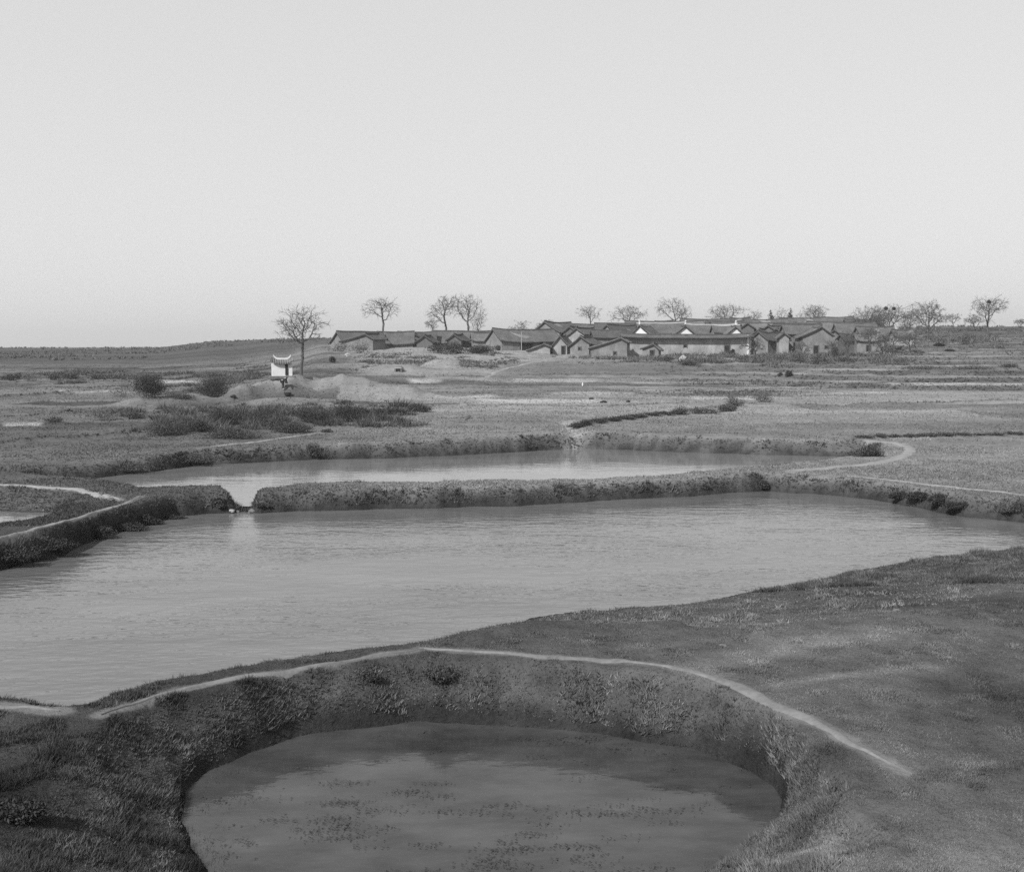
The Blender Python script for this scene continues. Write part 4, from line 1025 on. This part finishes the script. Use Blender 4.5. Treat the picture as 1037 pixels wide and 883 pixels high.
HS = [
 # px, py, dist, yaw, len, lw, ld, rw, rd, label, options
 (342, 336, 230, 38, 10.5, 3.6, 2.4, 3.6, 2.4, 'leftmost village house, gable end turned to the left', {}),
 (370, 338, 223, 78, 8, 5.6, 1.5, 2.0, 1.1, 'house with a lopsided gable, long roof side to the left', {}),
 (383, 336.5, 238, 4, 7.5, 3.2, 2.0, 3.2, 2.5, 'low roof with a deep black eave right of the lopsided gable', {'roof': 'roof'}),
 (404, 336.5, 243, 3, 8.0, 3.2, 2.0, 3.4, 2.3, 'low house with a long dark eave, third roof from the left', {'roof': 'roofdark'}),
 (404, 339, 240, 84, 5, 1.6, 1.5, 1.9, 1.5, 'small gable toned dark as if shaded, poking up from the low left roofs', {'wall': 'wood', 'roof': 'roofdark'}),  # dark timber wall and dark roof stand in for the neighbouring roof's shadow
 (420, 338, 241, 86, 5, 1.6, .8, 1.6, .8, 'tiny flat gable toned dark as if shaded, right of the small one', {'wall': 'wood', 'roof': 'roofdark'}),  # dark tones again in place of the neighbour's shadow
 (430, 340, 232, 80, 5, 2.2, 1.4, 2.2, 1.4, 'open dark shed with posts behind the two dark bushes', {'wall': 'wood', 'roof': 'roofdark'}),
 (440, 335.5, 246, 2, 13.5, 3.4, 2.2, 3.6, 2.6, 'long low roof right behind the two dark bushes', {}),
 (500, 333.5, 228, 24, 13.5, 4.8, 2.6, 4.6, 2.4, 'long house with a deep dark porch and pale gable', {'openings': (('r', 5.5, .6, 3.0, 1.7, 'window'), ('r', 9.5, .4, 1.4, 2.0, 'door'), ('r', 12, .6, 1.6, 1.5, 'window'))}),  # dark window and door panels stand in for shade inside the open porch
 (551, 348, 220, 84, 5, 3.6, 1.3, 1.6, .6, 'low lean-to with a curved roof before the long porch', {'roof': 'roofpale', 'wall': 'mudpale'}),
 (547, 329, 262, 62, 8, 3.0, 2.2, 3.0, 2.2, 'half-hidden roof edge left of the high dark gable', {}),
 (552, 326, 256, 55, 11, 3.4, 2.2, 4.4, 2.5, 'high house whose ridge runs right from a dark gable', {'wall': 'mud'}),
 (567, 340, 222, 80, 9, 1.9, 2.2, 1.9, 2.0, 'narrow steep gable house with a pale patched wall', {'wall': 'mudpale', 'openings': (('g', -.7, .3, .8, 1.7, 'door'),)}),
 (584, 332, 242, 62, 9, 2.6, 1.8, 2.2, 1.4, 'house with a small gable above the narrow steep one', {'wall': 'mudpale'}),
 (588, 341, 219, 72, 9, 2.6, 2.0, 2.2, 1.4, 'gable house right of the narrow steep gable', {'openings': (('g', .2, 1.5, .6, .6, 'window'),), 'wall': 'mud'}),
 (615, 329, 246, 46, 11, 3.2, 2.1, 3.4, 2.3, 'large roof rising behind the low middle gable', {'roof': 'roofdark'}),
 (629, 342, 214, 80, 8, 6.4, 2.0, 1.6, .9, 'low middle gable with a very long left roof slope', {'openings': (('g', 1.2, .9, .6, .6, 'window'),), 'wall': 'mud', 'roof': 'roofpale'}),
 (648, 329.5, 231, 66, 7, 2.5, 2.4, 3.0, 2.2, 'white gabled hall farthest left over the long pale wall', {'wall': 'white', 'ridge': 'whiteridge', 'finial': True}),
 (694, 330.0, 229.5, 88, 7, 2.5, 1.9, 2.5, 1.9, 'white gabled hall in the middle over the long pale wall', {'wall': 'white', 'finial': True, 'roof': 'roof'}),
 (745, 330.3, 229.5, 86, 7, 2.7, 2.1, 2.7, 2.2, 'white gabled hall farthest right over the long pale wall', {'wall': 'white', 'finial': True, 'roof': 'roofpale'}),
 (629, 338.8, 225.0, -1.2, 26.2, 2.0, .6, 1.7, .5, 'long front range with a deep eave over a pale mud wall', {'openings': (('r', 6.5, 1.9, .7, .6, 'window'), ('r', 13.0, 1.9, .7, .6, 'window'), ('r', 21.5, .4, 1.1, 1.9, 'door')), 'wall': 'mudpale', 'over': 1.25, 'gable_over': .15, 'verge': False}),
 (662, 348, 210, 70, 2.2, 2.6, .9, 1.4, 1.2, 'little shed with a steep roof against the long pale wall', {'wall': 'mud', 'roof': 'roofpale', 'openings': (('g', .3, .2, .9, 1.6, 'door'),)}),
 (646, 327.5, 247, 0, 10, 3.2, 2.0, 3.6, 2.2, 'roof with a thin white ridge behind the left white gable', {'ridge': 'whiteridge', 'verge': False}),
 (697, 329.0, 243, -1, 10.5, 3.2, 2.0, 3.4, 2.0, 'roof with a thin white ridge behind the middle white gable', {'ridge': 'whiteridge', 'verge': False}),
 (722, 329.8, 238, 1, 5.5, 2.4, 1.6, 2.4, 1.5, 'short roof with a white ridge joining the right white gable', {'ridge': 'whiteridge', 'verge': False}),
 (793, 329, 232, 2, 8, 3.0, 2.0, 3.2, 2.0, 'house with a straight black eave left of the large right gable', {'openings': (('r', 2, .8, 1.2, 1.5, 'door'), ('r', 5, 1.2, 1.4, 1.0, 'window'))}),
 (832, 331, 218, 84, 10, 4.0, 1.9, 2.6, 1.8, 'large mud gable house on the right of the village', {'openings': (('g', 1.0, .4, 1.0, 1.8, 'door'), ('g', -1.0, 1.6, .7, .6, 'window')), 'wall': 'mud'}),
 (794, 337, 217, 84, 4, 1.3, 1.0, 1.4, 1.0, 'tiny pale gable left of the large right gable', {'wall': 'mudpale'}),
 (769, 336.5, 224, 40, 7, 2.4, 1.5, 2.6, 1.7, 'dark crossing roof behind the bent bare tree', {'roof': 'roofdark'}),
 (778, 330, 250, 55, 7, 2.4, 1.5, 3.0, 1.5, 'dark gable among the roofs right of the white gables', {'wall': 'wood'}),
 (769, 333, 238, 70, 6, 1.6, 1.1, 1.8, 1.2, 'small dark roof gap just right of the last white gable', {'wall': 'wood', 'roof': 'roofdark'}),
 (852, 339, 224, 10, 4.2, 2.0, 1.0, 2.2, 1.2, 'low dark hut right of the large mud gable', {'wall': 'wood', 'roof': 'roofdark'}),
 (866, 338, 222, -4, 4.6, 2.2, 1.0, 2.4, 1.3, 'hut with a sagging pale eave below the big tree thicket', {'openings': (('r', 2.2, .3, .9, 1.5, 'door'),), 'roof': 'roofpale'}),
 (887, 336, 228, 82, 5, 2.0, 1.2, 2.2, 1.2, 'hut with a black gable under the big tree thicket', {'wall': 'mud', 'roof': 'roofdark'}),
 (904, 334.5, 236, 3, 4, 2.0, 1.2, 2.2, 1.3, 'farthest right hut behind the bare thicket', {'roof': 'roofpale', 'wall': 'mudpale'}),
 (740, 322, 292, 4, 5, 2.4, 1.6, 2.6, 1.9, 'raised dark roof under the broad bare tree', {'roof': 'roofdark'}),
 (770, 326, 280, 80, 6, 2.2, 1.4, 2.2, 1.4, 'dark gable in the back roofs under the left conifer', {'wall': 'wood'}),
 (806, 326, 284, 80, 6, 2.0, 1.2, 2.0, 1.2, 'dark notched gable in the back roofs under the right conifer', {'wall': 'wood'}),
 (577, 331, 252, 70, 6, 2.0, 1.4, 2.0, 1.4, 'small dark gable tucked between the narrow steep house and the high house', {'wall': 'wood', 'roof': 'roofdark'}),
 (600, 334.5, 236, 8, 6, 2.2, 1.3, 2.6, 1.5, 'short roof wedged left of the large roof', {'roof': 'roofdark'}),
 (541, 338, 236, 70, 6, 1.8, 1.2, 1.8, 1.2, 'small gable rising over the long porch roof', {'wall': 'mud'}),
 (672, 328, 262, 78, 6, 2.2, 1.3, 2.2, 1.3, 'dark gable in the roofs behind the left white ridge', {'wall': 'wood'}),
 (719, 326, 270, 82, 6, 1.8, 1.1, 1.8, 1.1, 'small dark gable in the roofs over the middle white gable', {'wall': 'wood', 'roof': 'roofdark'}),
 (757, 327, 262, 76, 6, 2.0, 1.3, 2.0, 1.3, 'dark gable in the roofs over the right white gable', {'wall': 'wood', 'roof': 'roofdark'}),
 (786, 333, 240, 72, 5, 2.0, 1.2, 2.4, 1.3, 'small gable rising behind the tiny pale gable', {'wall': 'mud'}),
 (812, 331, 240, 66, 6, 2.0, 1.3, 2.0, 1.3, 'dark gable above the straight black eave', {'wall': 'wood', 'roof': 'roofdark'}),
 (845, 334, 236, 74, 6, 1.8, 1.2, 1.8, 1.2, 'small gable at the right shoulder of the large mud gable', {'wall': 'mud', 'roof': 'roofdark'}),
 (861, 329, 258, 80, 6, 2.0, 1.2, 2.0, 1.2, 'dark gable in the back roofs near the big thicket', {'wall': 'wood', 'roof': 'roofdark'}),
 (460, 338.5, 236, 76, 6, 2.0, 1.3, 2.0, 1.3, 'small dark gable right above the two dark bushes', {'wall': 'wood', 'roof': 'roofdark'}),
 (478, 337, 238, 6, 4.5, 2.2, 1.2, 2.4, 1.6, 'short low roof above the right of the two dark bushes', {'roof': 'roofpale'}),
]
for (px, py, dd, yw, ln, lw, ld, rw, rd, lb, op) in HS:
    house(px, py, dd, yw, ln, lw, ld, rw, rd, lb, **op)
# the ranks of roofs behind: only the upper slopes show
BACK = [(575, 328.5, 288, 3, 12, 'plain back roof over the high gable house'), (603, 327.5, 282, -2, 12, 'plain back roof left of the large roof'),
        (634, 325.5, 286, 2, 12, 'plain back roof under the wide low bare tree'), (664, 325.5, 284, -1, 12, 'plain back roof left of the tall bare tree behind the white gables'),
        (690, 323.5, 292, 1, 13, 'plain back roof right of the tall bare tree behind the white gables'), (716, 325.5, 276, -2, 9, 'plain back roof over the middle white gable'),
        (752, 323.5, 298, 2, 12, 'plain back roof under the faint small tree'), (752, 327.5, 268, -2, 10, 'plain back roof over the right white gable'),
        (790, 322, 300, 1, 12, 'plain back roof between and before the two conifers'), (784, 328, 262, 3, 11, 'plain middle roof left of the dark eave house'),
        (826, 321.5, 302, -2, 10, 'plain back roof below the dense twiggy tree'), (818, 326.5, 268, 2, 12, 'plain middle roof over the large mud gable'),
        (846, 327.5, 256, -3, 9, 'plain roof right of the large mud gable'), (856, 323.5, 288, 1, 9, 'plain back roof left of the big thicket'), (868, 331, 246, 2, 8, 'plain roof behind the sagging hut')]
for i, (px, py, dd, yw, ln, lb) in enumerate(BACK):
    house(px, py, dd, yw, ln, 3.2, 2.0, 4.2, 2.4, lb, roof=('roof', 'roofdark', 'roof', 'roofpale')[i % 4], wall='mud')

# white corner pier of the long wall, pole by the porch
x, y, z = at_dist(757.5, 340, 224); zg = gz(x, y)
mb = MB(); mb.box((0, 0, (z - zg) / 2 - .1), (.36, .4, z - zg + .2)); mb.box((0, 0, z - zg + .06), (.5, .55, .14))
o = mb.build('wall_pier', M['white']); o.location = (x, y, zg); tag(o, 'white plastered pier at the right end of the long pale wall', 'pier')
x, y, zt = at_dist(528, 336, 214); zg = gz(x, y); V, Q = tubes([[0, 0, -.3]], [[.05, 0, zt - zg]], [.09], [.06], 8)
o = mesh_from('wooden_pole', V, quad=Q, mat=M['palestone']); o.location = (x, y, zg); tag(o, 'thin pale pole before the dark porch of the long house', 'pole')
# ------------------------------------------------------------------ white shrine with upturned ridge
x, y, z = hit(286, 384.5); s = y / FPX
shr = thing('shrine', (x, y, z - .05), 'little white shrine with an upturned roof ridge beside the lone tree', 'shrine', rz=math.radians(14))
W_, D_, Hh = 20 * s, 2.2, 12.5 * s
mb = MB(); mb.box((0, D_ / 2, .12), (W_ + .5, D_ + .5, .3)); mb.build('plinth', M['stone'], shr)
mb = MB(); mb.box((0, D_ / 2, Hh / 2 + .27), (W_, D_, Hh)); mb.build('wall', M['white'], shr)
mb = MB(); mb.box((W_ / 2 - .62, -.03, Hh * .52 + .27), (.30, .08, Hh * .9)); mb.build('door', M['dark'], shr)
top = Hh + .27; mb = MB(); NPR = 7
rp = [(-.3 + (D_ + .6) * t, 3.2 * s * (1 - abs(2 * t - 1)) ** 1.25) for t in np.linspace(0, 1, 2 * NPR + 1)]
xs_ = np.linspace(-W_ / 2 - .12, W_ / 2 + .12, 9); n = len(rp); vs = []
for lay in (0, -.16):
    for xx in xs_:
        for yy, zz in rp: vs.append((xx, yy, top + zz + .10 + lay + .22 * abs(xx / (W_ / 2)) ** 3))
fs = []; o2 = len(xs_) * n
for i in range(len(xs_) - 1):
    for j in range(n - 1):
        a = i * n + j; fs += [(a, a + n, a + n + 1, a + 1), (o2 + a, o2 + a + 1, o2 + a + n + 1, o2 + a + n)]
    a = i * n; fs.append((a, o2 + a, o2 + a + n, a + n)); a += n - 1; fs.append((a, a + n, o2 + a + n, o2 + a))
for j in range(n - 1): fs.append((j, j + 1, o2 + j + 1, o2 + j)); a = (len(xs_) - 1) * n + j; fs.append((a, o2 + a, o2 + a + 1, a + 1))
mb.add(vs, fs); ro = mb.build('roof', M['roofpale'], shr)
mb = MB(); xr = np.linspace(-W_ / 2 + .2, W_ / 2 - .1, 13); zr0 = top + 3.2 * s + .08
up = lambda q: .36 * abs(2 * q - 1) ** 5
for i in range(12):
    a, b = xr[i], xr[i + 1]; ua, ub = up(i / 12), up((i + 1) / 12); q = .13
    mb.add([(a, D_ / 2 - q, zr0 + ua), (a, D_ / 2 + q, zr0 + ua), (a, D_ / 2 + q, zr0 + ua + .2), (a, D_ / 2 - q, zr0 + ua + .2), (b, D_ / 2 - q, zr0 + ub), (b, D_ / 2 + q, zr0 + ub), (b, D_ / 2 + q, zr0 + ub + .2), (b, D_ / 2 - q, zr0 + ub + .2)],
           [(0, 1, 2, 3), (7, 6, 5, 4), (0, 4, 5, 1), (1, 5, 6, 2), (2, 6, 7, 3), (3, 7, 4, 0)])
mb.build('ridge', M['white'], ro)

# ------------------------------------------------------------------ the person bending on the heap, and a basket
def person(px, py, label):
    x, y, z = hit(px, py)
    root = thing('person', (x, y, z), label, 'person', rz=math.radians(-15))
    # joints: bending forward towards +x
    J = {'pel': (0, 0, .92, .15), 'sp1': (.12, 0, 1.06, .15), 'sp2': (.30, 0, 1.18, .165), 'neck': (.44, 0, 1.22, .07), 'head0': (.52, 0, 1.22, .095), 'head1': (.62, 0, 1.18, .09),
         'hl': (-.01, .11, .86, .11), 'kl': (.06, .13, .48, .075), 'al': (-.04, .14, .09, .05), 'tl': (.14, .15, .04, .04),
         'hr': (-.01, -.11, .86, .11), 'kr': (.16, -.13, .50, .075), 'ar': (.10, -.14, .09, .05), 'tr': (.28, -.15, .04, .04),
         'sl': (.33, .19, 1.14, .07), 'el': (.42, .22, .86, .05), 'wl': (.52, .18, .62, .035), 'dl': (.55, .17, .52, .035),
         'sr': (.33, -.19, 1.14, .07), 'er': (.46, -.22, .86, .05), 'wr': (.58, -.16, .63, .035), 'dr': (.61, -.15, .53, .035)}
    E = [('pel', 'sp1'), ('sp1', 'sp2'), ('sp2', 'neck'), ('neck', 'head0'), ('head0', 'head1'), ('pel', 'hl'), ('hl', 'kl'), ('kl', 'al'), ('al', 'tl'), ('pel', 'hr'), ('hr', 'kr'), ('kr', 'ar'), ('ar', 'tr'),
         ('sp2', 'sl'), ('sl', 'el'), ('el', 'wl'), ('wl', 'dl'), ('sp2', 'sr'), ('sr', 'er'), ('er', 'wr'), ('wr', 'dr')]
    def skin(name, keys, edges, grow_, mat, rootk):
        ks = [k for k in J if k in keys]; me = bpy.data.meshes.new(name)
        me.from_pydata([J[k][:3] for k in ks], [(ks.index(a), ks.index(b)) for a, b in edges], [])
        o = bpy.data.objects.new(name, me); COL.objects.link(o); o.parent = root; me.materials.append(mat)
        md = o.modifiers.new('skin', 'SKIN')
        for i, k in enumerate(ks):
            r = J[k][3] + grow_; me.skin_vertices[0].data[i].radius = (r, r); me.skin_vertices[0].data[i].use_root = (k == rootk)
        sb = o.modifiers.new('smooth', 'SUBSURF'); sb.levels = 2; sb.render_levels = 2
        return o
    skin('body', set(J), E, 0, M['skin'], 'pel')
    jk = {'pel', 'sp1', 'sp2', 'sl', 'el', 'wl', 'sr', 'er', 'wr'}
    skin('jacket', jk, [e for e in E if e[0] in jk and e[1] in jk], .022, M['cloth'], 'pel')
    tk = {'pel', 'hl', 'kl', 'al', 'hr', 'kr', 'ar'}
    skin('trousers', tk, [e for e in E if e[0] in tk and e[1] in tk], .025, M['cloth'], 'pel')
    bm = bmesh.new(); bmesh.ops.create_icosphere(bm, subdivisions=3, radius=.112, matrix=Matrix.Translation((.55, 0, 1.235)))
    bmesh.ops.delete(bm, geom=[v for v in bm.verts if v.co.x > .60 and v.co.z < 1.22], context='VERTS')
    me = bpy.data.meshes.new('hair'); bm.to_mesh(me); bm.free(); me.materials.append(M['hair']); h = bpy.data.objects.new('hair', me); COL.objects.link(h); h.parent = root
    return root
pr = person(286, 394.5, 'person in dark clothes bending forward on the bare heap below the white shrine')
px_, py_ = pr.location.x + .75, pr.location.y - .9
mb = MB(); n = 20; prof = [(.26, 0), (.34, .12), (.38, .3), (.40, .36), (.36, .36), (.33, .28), (.25, .05)]
vs = [(r * math.cos(2 * PI * i / n), r * math.sin(2 * PI * i / n), zz) for r, zz in prof for i in range(n)]
fs = [(k * n + i, k * n + (i + 1) % n, (k + 1) * n + (i + 1) % n, (k + 1) * n + i) for k in range(len(prof) - 1) for i in range(n)] + [tuple(range(n - 1, -1, -1)), tuple(range((len(prof) - 1) * n, len(prof) * n))]
mb.add(vs, fs); bk = thing('basket', (px_, py_, gz(px_, py_) - .01), 'round dark basket on the bare heap in front of the bending person', 'basket'); mb.build('bowl', M['basket'], bk)
hp = []
for i in range(13):
    a = PI * i / 12; hp.append((.38 * math.cos(a), 0, .33 + .34 * math.sin(a)))
V, Q = tubes(hp[:-1], hp[1:], [.02] * 12, [.02] * 12, 6); mesh_from('handle', V, quad=Q, mat=M['basket'], parent=bk)

# ------------------------------------------------------------------ stone-built grave on the slope
x, y, z = hit(404, 377); gr = thing('grave', (x, y, z - .05), 'small domed stone grave with a dark opening on the left slope', 'grave')
bm = bmesh.new(); bmesh.ops.create_icosphere(bm, subdivisions=3, radius=1)
for v in bm.verts:
    k = 1 + .12 * math.sin(v.co.x * 7 + v.co.y * 5) * math.cos(v.co.z * 6); v.co = Vector((v.co.x * .85 * k, v.co.y * .8 * k + .8, max(v.co.z, -.1) * 1.05 * k))
me = bpy.data.meshes.new('mound'); bm.to_mesh(me); bm.free(); me.materials.append(M['stone']); o = bpy.data.objects.new('mound', me); COL.objects.link(o); o.parent = gr
mb = MB(); mb.box((-.1, .02, .42), (.7, .2, .36)); mb.build('opening', M['dark'], gr)
mb = MB(); mb.box((-.1, -.02, .68), (1.05, .34, .16)); mb.build('lintel', M['palestone'], gr)
mb = MB(); mb.box((-.55, -.02, .3), (.18, .3, .6)); mb.box((.35, -.02, .3), (.18, .3, .6)); mb.build('jamb', M['stone'], gr)

# ------------------------------------------------------------------ stones
def stone(px, py, wpx, hpx, label, mat='stone', group=None, cat='stone', name='stone', sink=.25, flat=1.0):
    x, y, z = hit(px, py); s = y / FPX; w, h = wpx * s, hpx * s; rg = np.random.default_rng(int(px * 3 + py))
    bm = bmesh.new(); bmesh.ops.create_icosphere(bm, subdivisions=3, radius=1); ph = rg.uniform(0, 6, 6)
    for v in bm.verts:
        c = v.co.copy(); k = 1 + .16 * math.sin(c.x * 3.1 + ph[0]) * math.sin(c.y * 3.7 + ph[1]) + .10 * math.sin(c.z * 6 + ph[2] + c.x * 5) + .05 * math.sin(11 * c.y + ph[3])
        v.co = Vector((c.x * w / 2 * k, c.y * w / 2 * .8 * k, c.z * h * .62 * k))
    me = bpy.data.meshes.new(name); bm.to_mesh(me); bm.free(); me.materials.append(M[mat])
    o = bpy.data.objects.new(name, me); COL.objects.link(o); o.location = (x, y, z + h * (.5 - sink)); o.rotation_euler = (0, 0, rg.uniform(0, 3)); return tag(o, label, cat, group)
stone(248, 515.5, 9, 3.2, 'dark flat stone lying across the outlet between the ponds', 'stone', 'stones at the outlet')
stone(235, 518.5, 7, 2.6, 'pale flat stone at the left lip of the outlet', 'palestone', 'stones at the outlet')
stone(255, 519.5, 8, 4, 'dark rough stone at the right lip of the outlet', 'stone', 'stones at the outlet')
stone(241, 519, 5, 2.2, 'smallest stone in the middle of the outlet', 'stone', 'stones at the outlet')
stone(112, 507, 7, 3.5, 'grey stone by the meeting point of the two dike paths', 'stone')
stone(352, 361, 8, 3.5, 'pale boulder on the slope below the lopsided gable', 'palestone', cat='boulder', name='boulder')
stone(692, 366, 8, 7, 'round pale boulder before the long pale wall', 'palestone', cat='boulder', name='boulder')
stone(590, 391, 1.8, 3.6, 'bright upright white stone in the middle fields', 'white', cat='marker stone', name='marker_stone', sink=.1)
stone(806, 352, 3.2, 2.6, 'small white stone in the gardens below the dark eave house', 'white', name='stone')
for px, py, w, h, lb in ((599, 404.5, 5, 2.2, 'dark clod on the pale stubble strip, left of three'), (611, 408, 7, 2.6, 'dark clod on the pale stubble strip, middle and largest of three'), (636, 407.5, 5, 2.4, 'dark clod on the right end of the pale stubble strip')):
    stone(px, py, w, h, lb, 'basket', 'clods on the stubble strip', 'clod', 'earth_clod')
for px, py, w, lb in ((855, 617, 5, 'pale flat stone on the right turf nearest the pond'), (908, 618, 9, 'pale patchy stone on the right turf, widest'), (960, 666, 10, 'pale stone low in the turf far right'), (732, 654, 9, 'pale stone in the turf above the bank path')):
    stone(px, py, w, 2.0, lb, 'stone', 'pale stones in the right turf', sink=.42)
SKY_STRENGTH, EXPOSURE, HAZE = 0.10, 1.0, 0.00024
# ------------------------------------------------------------------ thin haze over the plain
mb = MB(); mb.box((0, 4300, 60), (9000, 8800, 136)); hz = mb.build('haze', None)
hm = bpy.data.materials.new('haze'); hm.use_nodes = True; hn = hm.node_tree; hn.nodes.clear()
ho = hn.nodes.new('ShaderNodeOutputMaterial'); hv = hn.nodes.new('ShaderNodeVolumePrincipled'); hv.inputs['Density'].default_value = HAZE; hv.inputs['Color'].default_value = (.9, .9, .9, 1); hv.inputs['Anisotropy'].default_value = .2
hn.links.new(hv.outputs[0], ho.inputs['Volume']); hz.data.materials.append(hm); hz.visible_shadow = True
tag(hz, 'thin pale haze over the plain', 'haze', kind='stuff')

# ------------------------------------------------------------------ light, sky, camera
SUN_EL, SUN_AZ = math.radians(40), math.radians(-138)      # azimuth from +Y (the view) clockwise: behind the camera, to the left
sd = Vector((math.sin(SUN_AZ) * math.cos(SUN_EL), math.cos(SUN_AZ) * math.cos(SUN_EL), math.sin(SUN_EL)))
L = bpy.data.lights.new('sun', 'SUN'); L.energy = 3.0; L.angle = math.radians(.5); L.color = (1, 1, 1)
lo = bpy.data.objects.new('sun', L); COL.objects.link(lo); lo.rotation_euler = (-sd).to_track_quat('-Z', 'Y').to_euler(); lo.location = sd * 60

w = bpy.data.worlds.new('World'); scene.world = w; w.use_nodes = True
nt = w.node_tree; nt.nodes.clear()
out = nt.nodes.new('ShaderNodeOutputWorld'); bg = nt.nodes.new('ShaderNodeBackground'); sky = nt.nodes.new('ShaderNodeTexSky')
sky.sky_type = 'NISHITA'; sky.sun_disc = False; sky.sun_elevation = SUN_EL; sky.sun_rotation = SUN_AZ
sky.air_density = 2.0; sky.dust_density = 0.4; sky.ozone_density = 1.0
sep = nt.nodes.new('ShaderNodeSeparateColor'); cmb = nt.nodes.new('ShaderNodeCombineColor')
nt.links.new(sky.outputs[0], sep.inputs[0])
def _m(op, a, b):
    n = nt.nodes.new('ShaderNodeMath'); n.operation = op
    for i, v in enumerate((a, b)):
        if isinstance(v, (int, float)): n.inputs[i].default_value = v
        else: nt.links.new(v, n.inputs[i])
    return n.outputs[0]
val = _m('ADD', _m('MULTIPLY', sep.outputs[0], .35), _m('MULTIPLY', sep.outputs[1], .65))     # a black and white plate
val = _m('MULTIPLY', _m('POWER', val, .22), 2.62)                                               # tone curve that flattens the sky gradient
for i in range(3): nt.links.new(val, cmb.inputs[i])
nt.links.new(cmb.outputs[0], bg.inputs[0]); bg.inputs[1].default_value = SKY_STRENGTH
nt.links.new(bg.outputs[0], out.inputs[0])

cam = bpy.data.cameras.new('camera'); co = bpy.data.objects.new('camera', cam); COL.objects.link(co)
co.location = (0, 0, CAMZ); co.rotation_euler = (PI / 2 - TILT, 0, 0)
cam.sensor_fit = 'HORIZONTAL'; cam.sensor_width = 36; cam.lens = 36 * FPX / 1037; cam.clip_end = 20000; cam.clip_start = .1
scene.camera = co
scene.view_settings.view_transform = 'Standard'; scene.view_settings.look = 'None'; scene.view_settings.gamma = 1; scene.view_settings.exposure = EXPOSURE
scene.view_settings.use_curve_mapping = False
scene.cycles.use_denoising = False
scene.cycles.max_bounces = 6
